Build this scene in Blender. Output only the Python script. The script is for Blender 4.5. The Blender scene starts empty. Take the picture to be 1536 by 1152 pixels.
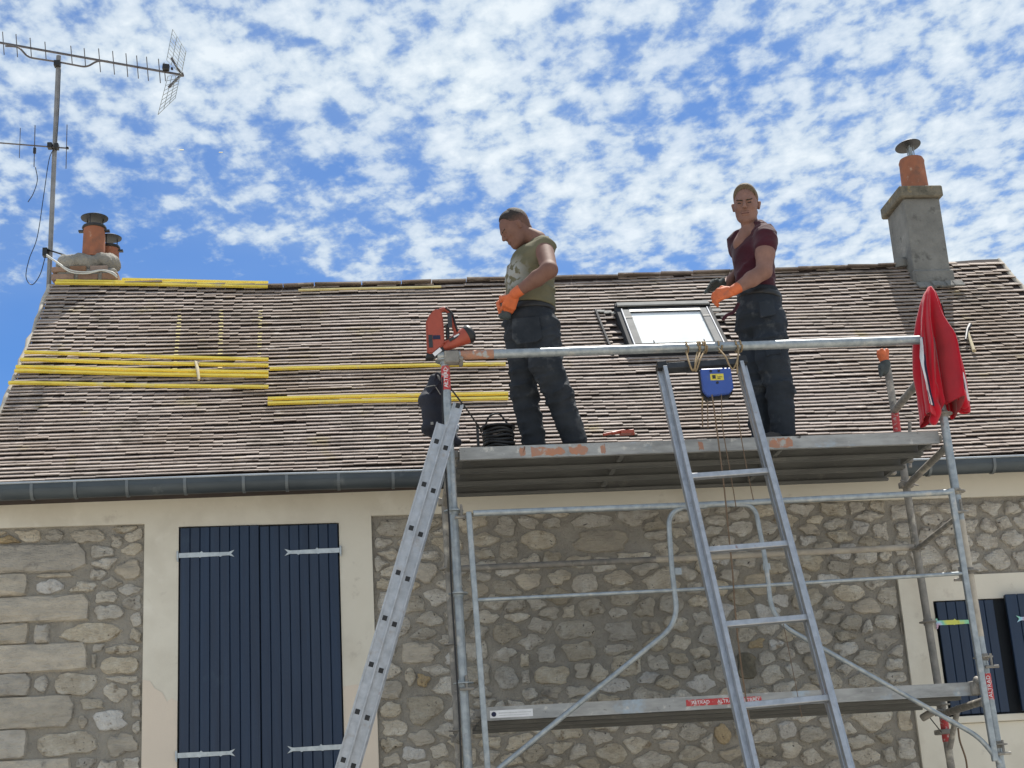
import bpy, bmesh, math, random
import numpy as np
from mathutils import Vector, Matrix, Euler
random.seed(7); rng = np.random.default_rng(7)
C = bpy.context.scene.collection
scene = bpy.context.scene
R_ = math.radians

# ------------------------------------------------------------------ camera, sky, sun, exposure
F_PX = 2250.; TH = R_(17); PS = R_(6); RO = R_(3.5)
CAM = np.array([0, 0, 1.6])
fw = np.array([math.sin(PS)*math.cos(TH), math.cos(PS)*math.cos(TH), math.sin(TH)])
r0 = np.array([math.cos(PS), -math.sin(PS), 0]); u0 = np.cross(r0, fw)
RR = r0*math.cos(RO)-u0*math.sin(RO); UU = r0*math.sin(RO)+u0*math.cos(RO)
cd = bpy.data.cameras.new('camera'); cam = bpy.data.objects.new('camera', cd); C.objects.link(cam)
cd.sensor_width = 36; cd.lens = F_PX/1536*36; cd.clip_end = 3000; cd.clip_start = .05
m4 = Matrix(((RR[0], UU[0], -fw[0], CAM[0]), (RR[1], UU[1], -fw[1], CAM[1]), (RR[2], UU[2], -fw[2], CAM[2]), (0, 0, 0, 1)))
cam.matrix_world = m4; scene.camera = cam
SUN = Vector((.20, .40, .88)).normalized()
elev = math.asin(SUN.z); azim = math.atan2(SUN.x, SUN.y)
w = bpy.data.worlds.new('World'); scene.world = w; w.use_nodes = True
nt = w.node_tree; nd = nt.nodes; lk = nt.links; nd.clear()
def N(t, **k):
    n = nd.new(t)
    for a, b in k.items(): setattr(n, a, b)
    return n
wo = N('ShaderNodeOutputWorld'); bg = N('ShaderNodeBackground'); bg.inputs[1].default_value = .1
sk = N('ShaderNodeTexSky', sky_type='NISHITA', sun_disc=False, sun_elevation=elev, sun_rotation=azim)
sk.air_density = 1.0; sk.dust_density = .25; sk.ozone_density = 2.5
tc = N('ShaderNodeTexCoord'); sx = N('ShaderNodeSeparateXYZ'); lk.new(tc.outputs['Generated'], sx.inputs[0])
def M(op, a, b=None, c=None, clamp=False):
    n = N('ShaderNodeMath', operation=op); n.use_clamp = clamp
    for i, v in enumerate((a, b, c)):
        if v is None: continue
        if isinstance(v, (int, float)): n.inputs[i].default_value = v
        else: lk.new(v, n.inputs[i])
    return n.outputs[0]
zc = M('ADD', M('MAXIMUM', sx.outputs[2], .0), .10)
px_ = M('DIVIDE', sx.outputs[0], zc); py_ = M('DIVIDE', sx.outputs[1], zc)
cv = N('ShaderNodeCombineXYZ'); lk.new(px_, cv.inputs[0]); lk.new(py_, cv.inputs[1])
def noise(vec, sc, det, ro, dist=0., off=(0, 0, 0), stretch=(1, 1, 1), rot=0):
    mp = N('ShaderNodeMapping'); lk.new(vec, mp.inputs[0]); mp.inputs['Location'].default_value = off
    mp.inputs['Rotation'].default_value = (0, 0, rot); mp.inputs['Scale'].default_value = stretch
    n = N('ShaderNodeTexNoise'); lk.new(mp.outputs[0], n.inputs['Vector'])
    n.inputs['Scale'].default_value = sc; n.inputs['Detail'].default_value = det
    n.inputs['Roughness'].default_value = ro; n.inputs['Distortion'].default_value = dist
    return n.outputs[0]
n1 = noise(cv.outputs[0], 22, 7, .55, .12, (3.1, 1.7, 0), (1.0, .8, 1), .35)
n2 = noise(cv.outputs[0], 4.2, 3, .5, .1, (8.3, 2.2, 0))
n3 = noise(cv.outputs[0], 44, 6, .6, .15, (1.3, 9.2, 4), (1, .7, 1), .3)
dens = M('ADD', M('ADD', M('MULTIPLY', n1, 1.0), M('MULTIPLY', n3, .35)), M('MULTIPLY', n2, .45))
# a clear patch low in the sky to the left
gx = M('SUBTRACT', px_, -.36); gy = M('SUBTRACT', py_, 2.35)
hole = M('POWER', 2.718, M('MULTIPLY', M('ADD', M('MULTIPLY', M('MULTIPLY', gx, gx), 4.5), M('MULTIPLY', M('MULTIPLY', gy, gy), 5.)), -1))
dens = M('SUBTRACT', dens, M('MULTIPLY', hole, .50))
mr = N('ShaderNodeMapRange', interpolation_type='SMOOTHSTEP'); lk.new(dens, mr.inputs[0])
mr.inputs[1].default_value = .70; mr.inputs[2].default_value = .945
cover = mr.outputs[0]
mr2 = N('ShaderNodeMapRange'); lk.new(dens, mr2.inputs[0]); mr2.inputs[1].default_value = .80; mr2.inputs[2].default_value = 1.10
cr = N('ShaderNodeMix', data_type='RGBA'); lk.new(mr2.outputs[0], cr.inputs[0])
cr.inputs[6].default_value = (4.2, 5.2, 6.3, 1); cr.inputs[7].default_value = (6.9, 7.5, 7.9, 1)
skm = N('ShaderNodeMix', data_type='RGBA', blend_type='MULTIPLY'); skm.inputs[0].default_value = 1
lk.new(sk.outputs[0], skm.inputs[6]); skm.inputs[7].default_value = (.40, .66, .98, 1)
mx = N('ShaderNodeMix', data_type='RGBA'); lk.new(M('ADD', M('MULTIPLY', cover, .72), M('MULTIPLY', M('SUBTRACT', 1, hole, clamp=True), M('MULTIPLY', n2, .40))), mx.inputs[0]); lk.new(skm.outputs[2], mx.inputs[6]); lk.new(cr.outputs[2], mx.inputs[7])
lk.new(mx.outputs[2], bg.inputs[0]); lk.new(bg.outputs[0], wo.inputs[0])
sl = bpy.data.lights.new('sun', 'SUN'); sl.energy = 5.0; sl.angle = R_(.6); sl.color = (1, .95, .87)
so = bpy.data.objects.new('sun', sl); C.objects.link(so); so.rotation_euler = SUN.to_track_quat('Z', 'Y').to_euler(); so.location = (6, 6, 15)
vs = scene.view_settings; vs.view_transform = 'Standard'; vs.look = 'None'; vs.exposure = 0.34; vs.gamma = 1
vs.use_curve_mapping = False
scene.render.resolution_x = 1024; scene.render.resolution_y = 768

# ------------------------------------------------------------------ measuring
def ray(x, y): return fw*F_PX+RR*(x-768)-UU*(y-576)
def at(x, y, Y):
    d = ray(x, y); return Vector(CAM+d*(Y-CAM[1])/d[1])

# ------------------------------------------------------------------ object helpers
WL = {}
def tag(o, label=None, cat=None, group=None, kind=None):
    if label: o['label'] = label
    if cat: o['category'] = cat
    if group: o['group'] = group
    if kind: o['kind'] = kind
    return o
def attach(o, parent):
    if parent:
        o.parent = parent; o.matrix_parent_inverse = Matrix.Translation(-WL[parent.name])
def thing(name, loc, label, cat, group=None):
    o = bpy.data.objects.new(name, None); C.objects.link(o); o.location = loc; WL[o.name] = Vector(loc)
    o.empty_display_size = .1
    return tag(o, label, cat, group)
def link(name, me, mat, parent=None, loc=None, recentre=True, smooth=None):
    if mat and not me.materials: me.materials.append(mat)
    if loc is None:
        loc = Vector((0, 0, 0))
        if recentre and len(me.vertices):
            co = np.empty(len(me.vertices)*3); me.vertices.foreach_get('co', co); co = co.reshape(-1, 3)
            c = (co.min(0)+co.max(0))/2; co -= c; me.vertices.foreach_set('co', co.ravel()); loc = Vector(c)
    o = bpy.data.objects.new(name, me); C.objects.link(o); o.location = loc; WL[o.name] = Vector(loc)
    attach(o, parent)
    if smooth is not None:
        me.polygons.foreach_set('use_smooth', [True]*len(me.polygons))
        if smooth < 170: me.set_sharp_from_angle(angle=R_(smooth))
    return o
class MB:
    def __init__(s): s.v = []; s.f = []
    def add(s, vs, fs):
        b = len(s.v); s.v += [tuple(v) for v in vs]; s.f += [tuple(b+i for i in f) for f in fs]; return s
    def obox(s, c, ax, ay, az):                 # half-extent vectors
        c, ax, ay, az = map(Vector, (c, ax, ay, az))
        vs = [c+ax*i+ay*j+az*k for k in (-1, 1) for j in (-1, 1) for i in (-1, 1)]
        return s.add(vs, [(0, 2, 3, 1), (4, 5, 7, 6), (0, 1, 5, 4), (2, 6, 7, 3), (0, 4, 6, 2), (1, 3, 7, 5)])
    def box(s, x0, x1, y0, y1, z0, z1):
        return s.obox(((x0+x1)/2, (y0+y1)/2, (z0+z1)/2), ((x1-x0)/2, 0, 0), (0, (y1-y0)/2, 0), (0, 0, (z1-z0)/2))
    def beam(s, a, b, wv, hv):                   # box from a to b with half vectors wv, hv
        a, b = Vector(a), Vector(b); return s.obox((a+b)/2, (b-a)/2, wv, hv)
    def tube(s, pts, r, seg=12, cap=True, ph=0.):
        pts = [Vector(p) for p in pts]; n = len(pts)
        rs = r if isinstance(r, (list, tuple)) else [r]*n
        T = []
        for i in range(n):
            t = (pts[min(i+1, n-1)]-pts[max(i-1, 0)]).normalized(); T.append(t)
        u = T[0].orthogonal().normalized() if abs(T[0].z) > .95 else T[0].cross(Vector((0, 0, 1))).normalized()
        vs = []
        for i in range(n):
            if i: u = (u-T[i]*u.dot(T[i])).normalized()
            w_ = T[i].cross(u)
            for k in range(seg):
                a = 2*math.pi*k/seg+ph; vs.append(pts[i]+(u*math.cos(a)+w_*math.sin(a))*rs[i])
        fs = [(i*seg+k, i*seg+(k+1) % seg, (i+1)*seg+(k+1) % seg, (i+1)*seg+k) for i in range(n-1) for k in range(seg)]
        if cap: fs += [tuple(range(seg))[::-1], tuple((n-1)*seg+k for k in range(seg))]
        return s.add(vs, fs)
    def lathe(s, o, d, prof, seg=24):            # prof: (height along d, radius)
        o, d = Vector(o), Vector(d).normalized(); u = d.orthogonal().normalized(); w_ = d.cross(u); vs = []
        for h, r in prof:
            for k in range(seg):
                a = 2*math.pi*k/seg; vs.append(o+d*h+(u*math.cos(a)+w_*math.sin(a))*max(r, 1e-4))
        n = len(prof)
        fs = [(i*seg+k, i*seg+(k+1) % seg, (i+1)*seg+(k+1) % seg, (i+1)*seg+k) for i in range(n-1) for k in range(seg)]
        fs += [tuple(range(seg))[::-1], tuple((n-1)*seg+k for k in range(seg))]
        return s.add(vs, fs)
    def prism(s, poly, o, u, v, wv):             # polygon in (u,v) extruded by wv
        o, u, v, wv = map(Vector, (o, u, v, wv)); n = len(poly)
        a = [o+u*p[0]+v*p[1] for p in poly]; vs = a+[p+wv for p in a]
        return s.add(vs, [tuple(range(n)), tuple(range(2*n-1, n-1, -1))]+[(i, n+i, n+(i+1) % n, (i+1) % n) for i in range(n)])
    def build(s, name, mat, parent=None, smooth=None, bevel=0, recentre=True, seg=1):
        me = bpy.data.meshes.new(name); me.from_pydata(s.v, [], s.f)
        bm = bmesh.new(); bm.from_mesh(me)
        bmesh.ops.recalc_face_normals(bm, faces=bm.faces)
        if bevel:
            bmesh.ops.bevel(bm, geom=[e for e in bm.edges if len(e.link_faces) == 2 and e.calc_face_angle() > .5], offset=bevel, segments=seg, affect='EDGES', clamp_overlap=True)
        bm.to_mesh(me); bm.free()
        return link(name, me, mat, parent, None, recentre, smooth)
def arc_path(pts, r, n=6):                       # polyline with filleted corners
    pts = [Vector(p) for p in pts]; out = [pts[0]]
    for i in range(1, len(pts)-1):
        a = (pts[i-1]-pts[i]); b = (pts[i+1]-pts[i]); q = min(r, a.length*.45, b.length*.45)
        p0 = pts[i]+a.normalized()*q; p1 = pts[i]+b.normalized()*q
        for k in range(n+1):
            t = k/n; out.append(p0*(1-t)**2+pts[i]*2*t*(1-t)+p1*t*t)
    out.append(pts[-1]); return out
def spline(pts, n=8):
    pts = [Vector(p) for p in pts]; out = []
    q = [pts[0]*2-pts[1]]+pts+[pts[-1]*2-pts[-2]]
    for i in range(1, len(q)-2):
        for k in range(n):
            t = k/n; a, b, c, d = q[i-1:i+3]
            out.append(.5*((2*b)+(c-a)*t+(2*a-5*b+4*c-d)*t*t+(3*b-a-3*c+d)*t**3))
    out.append(pts[-1]); return out

# ------------------------------------------------------------------ materials
def mat(name, c1, c2=None, rough=.6, metal=0., scale=8, stretch=(1, 1, 1), lo=.35, hi=.65, bump=0., bscale=60, bdist=.004,
        c3=None, s3=3, lo3=.55, hi3=.7, spec=.5, rvar=0., world=True, sheen=0, detail=6, jitter=0):
    m = bpy.data.materials.new(name); m.use_nodes = True; t = m.node_tree; n = t.nodes; l = t.links
    b = n['Principled BSDF']; b.inputs['Roughness'].default_value = rough; b.inputs['Metallic'].default_value = metal
    b.inputs['Specular IOR Level'].default_value = spec
    if sheen: b.inputs['Sheen Weight'].default_value = sheen
    src = n.new('ShaderNodeNewGeometry').outputs['Position'] if world else n.new('ShaderNodeTexCoord').outputs['Object']
    def nz(sc, st, det=detail, ro=.6, off=0.):
        mp = n.new('ShaderNodeMapping'); l.new(src, mp.inputs[0]); mp.inputs['Scale'].default_value = st; mp.inputs['Location'].default_value = (off, off*.7, off*1.3)
        x = n.new('ShaderNodeTexNoise'); l.new(mp.outputs[0], x.inputs['Vector']); x.inputs['Scale'].default_value = sc
        x.inputs['Detail'].default_value = det; x.inputs['Roughness'].default_value = ro; return x.outputs[0]
    def rmp(v, a, c):
        x = n.new('ShaderNodeMapRange'); l.new(v, x.inputs[0]); x.inputs[1].default_value = a; x.inputs[2].default_value = c; return x.outputs[0]
    def mix(f, a, c):
        x = n.new('ShaderNodeMix'); x.data_type = 'RGBA'
        if isinstance(f, float): x.inputs[0].default_value = f
        else: l.new(f, x.inputs[0])
        for i, v in ((6, a), (7, c)):
            if isinstance(v, tuple): x.inputs[i].default_value = (*v, 1)
            else: l.new(v, x.inputs[i])
        return x.outputs[2]
    if c2 is None: c2 = tuple(v*.8 for v in c1)
    col = mix(rmp(nz(scale, stretch), lo, hi), c1, c2)
    if c3 is not None:
        cs = c3 if isinstance(c3, list) else [(c3, s3, lo3, hi3)]
        for i, (cc, ss, a, c) in enumerate(cs): col = mix(rmp(nz(ss, (1, 1, 1), 7, .62, 11.+7*i), a, c), col, cc)
    if jitter:
        oi = n.new('ShaderNodeObjectInfo'); h = n.new('ShaderNodeHueSaturation'); l.new(col, h.inputs['Color'])
        x = n.new('ShaderNodeMapRange'); l.new(oi.outputs['Random'], x.inputs[0]); x.inputs[3].default_value = 1-jitter; x.inputs[4].default_value = 1+jitter
        l.new(x.outputs[0], h.inputs['Value'])
        wn = n.new('ShaderNodeTexWhiteNoise'); wn.noise_dimensions = '1D'; l.new(oi.outputs['Random'], wn.inputs['W'])
        x = n.new('ShaderNodeMapRange'); l.new(wn.outputs[0], x.inputs[0]); x.inputs[3].default_value = 1-jitter*1.6; x.inputs[4].default_value = 1+jitter*1.2
        l.new(x.outputs[0], h.inputs['Saturation']); col = h.outputs[0]
    l.new(col, b.inputs['Base Color'])
    if rvar:
        x = n.new('ShaderNodeMapRange'); l.new(nz(scale*1.7, stretch, off=3.), x.inputs[0]); x.inputs[1].default_value = .3; x.inputs[2].default_value = .7
        x.inputs[3].default_value = rough-rvar; x.inputs[4].default_value = rough+rvar; l.new(x.outputs[0], b.inputs['Roughness'])
    if bump:
        x = n.new('ShaderNodeBump'); x.inputs['Strength'].default_value = bump; x.inputs['Distance'].default_value = bdist
        l.new(nz(bscale, stretch, 5, .65, 5.), x.inputs['Height']); l.new(x.outputs[0], b.inputs['Normal'])
    return m
MT = {}
MT['tile'] = mat('roof_tile', (.51, .44, .385), (.29, .225, .195), .85, 0, 1.0, (3, 30, 30), .3, .7, .5, 90, .003, detail=3,
                 c3=[((.25, .19, .145), .75, .44, .68), ((.14, .115, .09), 2.6, .54, .74), ((.36, .29, .15), 3.1, .60, .75), ((.62, .54, .47), 8, .58, .74), ((.12, .09, .08), 15, .60, .70)])
MT['underlay'] = mat('roof_underlay', (.05, .035, .03), (.03, .02, .02), .9)
MT['render'] = mat('cream_render', (.71, .665, .565), (.67, .625, .525), .9, 0, 3, lo=.3, hi=.7, bump=.25, bscale=70, bdist=.003,
                   c3=[((.57, .52, .43), 1.6, .52, .75), ((.80, .76, .67), 3.1, .6, .8), ((.48, .43, .36), 7, .62, .8)])
MT['render_new'] = mat('render_patch', (.71, .61, .50), (.68, .585, .48), .9, 0, 3, bump=.25, bscale=70, bdist=.003)
MT['mortar'] = mat('mortar', (.40, .365, .31), (.31, .285, .245), .95, 0, 9, bump=1., bscale=45, bdist=.03, c3=[((.40, .37, .33), 4, .55, .75)])
st3 = [((.80, .75, .65), 9, .48, .64), ((.30, .24, .17), 13, .58, .70), ((.085, .065, .05), 30, .63, .70)]
MT['stone'] = mat('limestone_rubble', (.74, .67, .55), (.57, .50, .40), .9, 0, 14, (1, 1, 2.2), .35, .65, 1., 34, .05, st3, jitter=.20)
MT['stone_ochre'] = mat('ochre_stone', (.60, .47, .29), (.46, .35, .21), .9, 0, 14, bump=1., bscale=34, bdist=.045, c3=st3[1:], jitter=.1)
MT['stone_white'] = mat('white_stone', (.68, .66, .62), (.52, .49, .45), .9, 0, 14, bump=1., bscale=34, bdist=.04, c3=st3[1:], jitter=.08)
MT['quoin'] = mat('dressed_stone', (.54, .48, .39), (.40, .36, .30), .9, 0, 7, (1, 1, 2.5), bump=1., bscale=16, bdist=.035,
                  c3=[((.56, .50, .40), 5, .55, .7), ((.18, .165, .145), 8, .60, .74)], jitter=.16)
MT['shutter'] = mat('blue_shutter_paint', (.007, .021, .052), (.010, .028, .066), .40, 0, 5, (6, 3, .3), bump=.2, bscale=60, bdist=.002, rvar=.1, c3=[((.03, .055, .09), 4, .62, .8)], jitter=.04)
MT['shutter_back'] = mat('shutter_groove', (.004, .008, .014), None, .7)
MT['galv'] = mat('galvanised_steel', (.40, .43, .44), (.26, .29, .31), .46, .55, 22, bump=.12, bscale=120, bdist=.001, rvar=.12,
                 c3=[((.52, .50, .46), 9, .58, .7), ((.13, .12, .115), 14, .66, .76)])
MT['galv_old'] = mat('dirty_scaffold_tube', (.30, .28, .25), (.19, .18, .165), .7, .25, 16, bump=.3, bscale=80, bdist=.002, c3=[((.50, .46, .39), 10, .55, .68), ((.09, .08, .07), 17, .62, .72)])
MT['cement_tube'] = mat('cement_splashed_tube', (.50, .45, .37), (.36, .32, .27), .85, 0, 14, bump=.4, bscale=80, bdist=.003)
MT['plank_face'] = mat('worn_plank_edge', (.40, .40, .39), (.27, .27, .265), .6, .3, 7, (1, 1, 4), bump=.25, bscale=70, bdist=.002, rvar=.1,
                       c3=[((.36, .44, .52), 4, .60, .72), ((.10, .095, .09), 21, .64, .74), ((.56, .54, .5), 13, .60, .68)])
MT['rust_paint'] = mat('orange_primer_wear', (.42, .19, .11), (.34, .20, .15), .75, 0, 20, bump=.3, bscale=90, bdist=.002, c3=[((.38, .37, .35), 18, .55, .62)])
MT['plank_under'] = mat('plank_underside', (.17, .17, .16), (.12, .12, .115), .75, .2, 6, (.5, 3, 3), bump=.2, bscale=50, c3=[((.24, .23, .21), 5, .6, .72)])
MT['alu'] = mat('ladder_aluminium', (.47, .48, .50), (.36, .37, .385), .42, .7, 22, (1, 1, 1), bump=.08, bscale=80, bdist=.001, rvar=.1, c3=[((.36, .33, .31), 12, .6, .72), ((.28, .19, .17), 19, .66, .74)])
MT['alu_blue'] = mat('hoist_ladder_aluminium', (.46, .48, .51), (.34, .36, .39), .42, .7, 10, (6, 6, .5), rvar=.1, c3=[((.26, .27, .28), 14, .64, .74)])
MT['black'] = mat('black_plastic', (.012, .012, .013), None, .5)
MT['zinc'] = mat('zinc_gutter', (.075, .09, .10), (.052, .064, .074), .5, .35, 3, (1, 4, 4), bump=.1, bscale=30, c3=[((.15, .165, .17), 5, .58, .7)])
MT['zinc_lip'] = mat('zinc_rim', (.42, .46, .50), (.32, .35, .38), .4, .5, 6)
MT['zinc_band'] = mat('zinc_band', (.17, .19, .20), (.13, .145, .155), .5, .35, 6)
MT['yellow'] = mat('yellow_batten', (.84, .66, .09), (.74, .56, .07), .6, 0, 12, (1, 4, 4), bump=.15, bscale=60, c3=[((.66, .56, .26), 7, .58, .72)])
MT['yellow_pale'] = mat('pale_batten', (.70, .60, .28), (.58, .48, .2), .65, 0, 12)
MT['terracotta'] = mat('terracotta', (.36, .135, .07), (.27, .105, .06), .85, 0, 8, bump=.4, bscale=60, c3=[((.16, .085, .06), 6, .50, .70), ((.45, .30, .22), 11, .62, .74)])
MT['cement'] = mat('old_cement_render', (.24, .235, .215), (.16, .157, .145), .95, 0, 5, bump=.9, bscale=45, bdist=.012, c3=[((.34, .33, .30), 3.5, .58, .72), ((.09, .088, .08), 9, .6, .72)])
MT['lichen'] = mat('lichened_slab', (.20, .175, .13), (.11, .10, .075), .95, 0, 14, bump=.9, bscale=45, bdist=.012, c3=[((.38, .26, .10), 9, .56, .68), ((.05, .05, .04), 12, .6, .7)])
MT['stack'] = mat('left_stack_mortar', (.33, .31, .27), (.22, .205, .18), .95, 0, 6, bump=1., bscale=30, bdist=.02, c3=[((.11, .105, .09), 8, .56, .70)])
MT['brick'] = mat('stack_brick', (.30, .19, .13), (.22, .14, .10), .9, 0, 20, bump=.5, bscale=50, jitter=.2)
MT['dark_metal'] = mat('sooty_metal', (.06, .062, .066), (.035, .036, .04), .5, .6, 12)
MT['ant'] = mat('antenna_metal', (.10, .085, .085), (.17, .155, .15), .5, .6, 20)
MT['ant_mesh'] = mat('antenna_reflector', (.32, .33, .30), (.25, .26, .23), .5, .5, 20)
MT['mast'] = mat('mast_steel', (.33, .31, .29), (.22, .21, .20), .5, .6, 10)
MT['cable_w'] = mat('white_cable', (.62, .62, .58), None, .5)
MT['sky_frame'] = mat('skylight_frame', (.04, .042, .047), (.03, .032, .036), .75, 0, 5, spec=.15)
MT['sky_alu'] = mat('skylight_cladding', (.30, .295, .28), (.24, .235, .225), .8, 0, 9, spec=.2, c3=[((.30, .29, .27), 14, .6, .7)])
MT['blind'] = mat('white_blind', (.85, .87, .86), (.80, .83, .83), .7, 0, 2)
MT['lead'] = mat('lead_flashing', (.32, .31, .29), (.22, .215, .20), .8, 0, 12, bump=.4, bscale=30)
MT['red'] = mat('red_fleece', (.52, .006, .022), (.42, .005, .018), .8, 0, 6, bump=.35, bscale=140, bdist=.003, sheen=.3, spec=.2)
MT['white'] = mat('white_trim', (.78, .78, .80), None, .7)
MT['navy'] = mat('navy_trim', (.018, .02, .06), None, .8)
MT['orange'] = mat('orange_glove', (.66, .15, .045), (.54, .12, .04), .65, 0, 20, bump=.3, bscale=60, c3=[((.30, .11, .06), 16, .56, .72)])
MT['greyglove'] = mat('grey_glove_knit', (.07, .085, .085), (.05, .06, .06), .9, 0, 20, bump=.4, bscale=160)
MT['bag'] = mat('black_backpack', (.010, .012, .022), (.016, .018, .030), .8, 0, 8, bump=.4, bscale=60, bdist=.004)
MT['skin'] = mat('weathered_skin', (.20, .10, .072), (.15, .07, .05), .7, 0, 12, bump=.15, bscale=120, bdist=.001, c3=[((.20, .085, .062), 7, .58, .75)])
MT['skin_b'] = mat('fair_skin', (.26, .135, .10), (.19, .095, .07), .7, 0, 12, bump=.15, bscale=120, bdist=.001, c3=[((.22, .10, .07), 7, .58, .75)])
MT['hair'] = mat('dark_hair', (.028, .019, .014), (.05, .034, .025), .7, 0, 60, bump=.8, bscale=220, bdist=.004)
MT['hair_b'] = mat('sandy_hair', (.17, .125, .075), (.10, .07, .042), .7, 0, 60, bump=.8, bscale=220, bdist=.004)
MT['maroon'] = mat('maroon_tshirt', (.060, .011, .020), (.040, .008, .015), .85, 0, 6, bump=.4, bscale=30, bdist=.006, sheen=.15, spec=.2)
MT['trouser'] = mat('dark_work_trousers', (.019, .023, .029), (.034, .039, .047), .85, 0, 7, bump=.5, bscale=26, bdist=.010, spec=.25,
                    c3=[((.11, .115, .12), 6, .55, .72), ((.018, .022, .03), 9, .6, .72)])
MT['trouser_b'] = mat('slate_work_trousers', (.030, .037, .048), (.020, .025, .033), .85, 0, 7, bump=.5, bscale=26, bdist=.010, spec=.25,
                    c3=[((.12, .13, .14), 6, .55, .72), ((.02, .025, .033), 9, .6, .72)])
MT['boot'] = mat('work_boot', (.03, .028, .026), (.05, .045, .04), .7)
MT['gunred'] = mat('tool_orange_red', (.36, .065, .035), (.31, .055, .03), .45, 0, 20, c3=[((.16, .05, .035), 17, .6, .72)])
MT['blue'] = mat('hoist_blue', (.035, .085, .34), (.03, .075, .30), .45, 0, 9, c3=[((.07, .11, .28), 15, .6, .72)])
MT['label_y'] = mat('yellow_label', (.66, .55, .06), (.5, .42, .07), .6, 0, 60)
MT['red_label'] = mat('red_label', (.50, .03, .035), (.42, .06, .06), .6, 0, 60, c3=[((.50, .36, .34), 45, .54, .62)])
MT['rope'] = mat('hemp_rope', (.36, .26, .14), (.26, .18, .10), .9, 0, 90, bump=.6, bscale=250, bdist=.003)
MT['rope_dark'] = mat('thin_cord', (.19, .13, .085), None, .9)
MT['hinge'] = mat('galvanised_hinge', (.55, .58, .58), (.42, .45, .46), .4, .6, 25)
MT['wood'] = mat('pale_wood', (.52, .44, .27), (.42, .34, .2), .7, 0, 15, (1, 1, 5))
MT['brow'] = mat('eyebrow_hair', (.045, .028, .018), None, .9)
MT['eye'] = mat('dark_eye', (.03, .02, .018), None, .3)
MT['lip'] = mat('lips', (.13, .045, .038), None, .5)
MT['ground'] = mat('bounce_ground', (.50, .46, .39), (.42, .39, .33), .95, 0, .8, bump=.6, bscale=20, bdist=.02)  # ground is out of view, pale colour chosen to bounce light up
MT['glass'] = bpy.data.materials.new('window_glass')
g = MT['glass']; g.use_nodes = True; t = g.node_tree; t.nodes.clear()
o_ = t.nodes.new('ShaderNodeOutputMaterial'); a_ = t.nodes.new('ShaderNodeBsdfTransparent'); b_ = t.nodes.new('ShaderNodeBsdfGlossy'); x_ = t.nodes.new('ShaderNodeMixShader'); f_ = t.nodes.new('ShaderNodeValue')
b_.inputs['Roughness'].default_value = .02; f_.outputs[0].default_value = .12
for p_, q_ in ((f_.outputs[0], x_.inputs[0]), (a_.outputs[0], x_.inputs[1]), (b_.outputs[0], x_.inputs[2]), (x_.outputs[0], o_.inputs[0])): t.links.new(p_, q_)
# iridescent film on the small window's hinges
m = bpy.data.materials.new('iridescent_hinge'); m.use_nodes = True; t = m.node_tree; b = t.nodes['Principled BSDF']; b.inputs['Roughness'].default_value = .4; b.inputs['Metallic'].default_value = .3
ge = t.nodes.new('ShaderNodeNewGeometry'); nz_ = t.nodes.new('ShaderNodeTexNoise'); nz_.inputs['Scale'].default_value = 7; rp = t.nodes.new('ShaderNodeValToRGB')
t.links.new(ge.outputs['Position'], nz_.inputs['Vector']); t.links.new(nz_.outputs[0], rp.inputs[0]); t.links.new(rp.outputs[0], b.inputs['Base Color'])
e = rp.color_ramp.elements; e[0].position = .36; e[0].color = (.62, .62, .12, 1); e[1].position = .64; e[1].color = (.62, .38, .48, 1)
x = e.new(.45); x.color = (.25, .60, .38, 1); x = e.new(.55); x.color = (.40, .60, .72, 1)
MT['film'] = m

def fade(name, hair, skin, p0, n, w_):          # clipped hair thinning out down the sides
    m = mat(name, hair, tuple(v*.7 for v in hair), .75, 0, 60, bump=.8, bscale=220, bdist=.004); t = m.node_tree; nn = t.nodes; l = t.links; b = nn['Principled BSDF']
    src = b.inputs['Base Color'].links[0].from_socket; ge = nn.new('ShaderNodeNewGeometry')
    sb = nn.new('ShaderNodeVectorMath'); sb.operation = 'SUBTRACT'; l.new(ge.outputs['Position'], sb.inputs[0]); sb.inputs[1].default_value = p0
    dt = nn.new('ShaderNodeVectorMath'); dt.operation = 'DOT_PRODUCT'; l.new(sb.outputs[0], dt.inputs[0]); dt.inputs[1].default_value = n
    z = nn.new('ShaderNodeTexNoise'); l.new(ge.outputs['Position'], z.inputs['Vector']); z.inputs['Scale'].default_value = 70; z.inputs['Detail'].default_value = 4
    ma = nn.new('ShaderNodeMath'); ma.operation = 'MULTIPLY_ADD'; l.new(z.outputs[0], ma.inputs[0]); ma.inputs[1].default_value = .05; l.new(dt.outputs['Value'], ma.inputs[2])
    c = nn.new('ShaderNodeMapRange'); l.new(ma.outputs[0], c.inputs[0]); c.inputs[1].default_value = .025; c.inputs[2].default_value = .025+w_; c.inputs[3].default_value = .25
    mx = nn.new('ShaderNodeMix'); mx.data_type = 'RGBA'; l.new(c.outputs[0], mx.inputs[0]); mx.inputs[6].default_value = (*skin, 1); l.new(src, mx.inputs[7]); l.new(mx.outputs[2], b.inputs['Base Color']); return m
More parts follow.
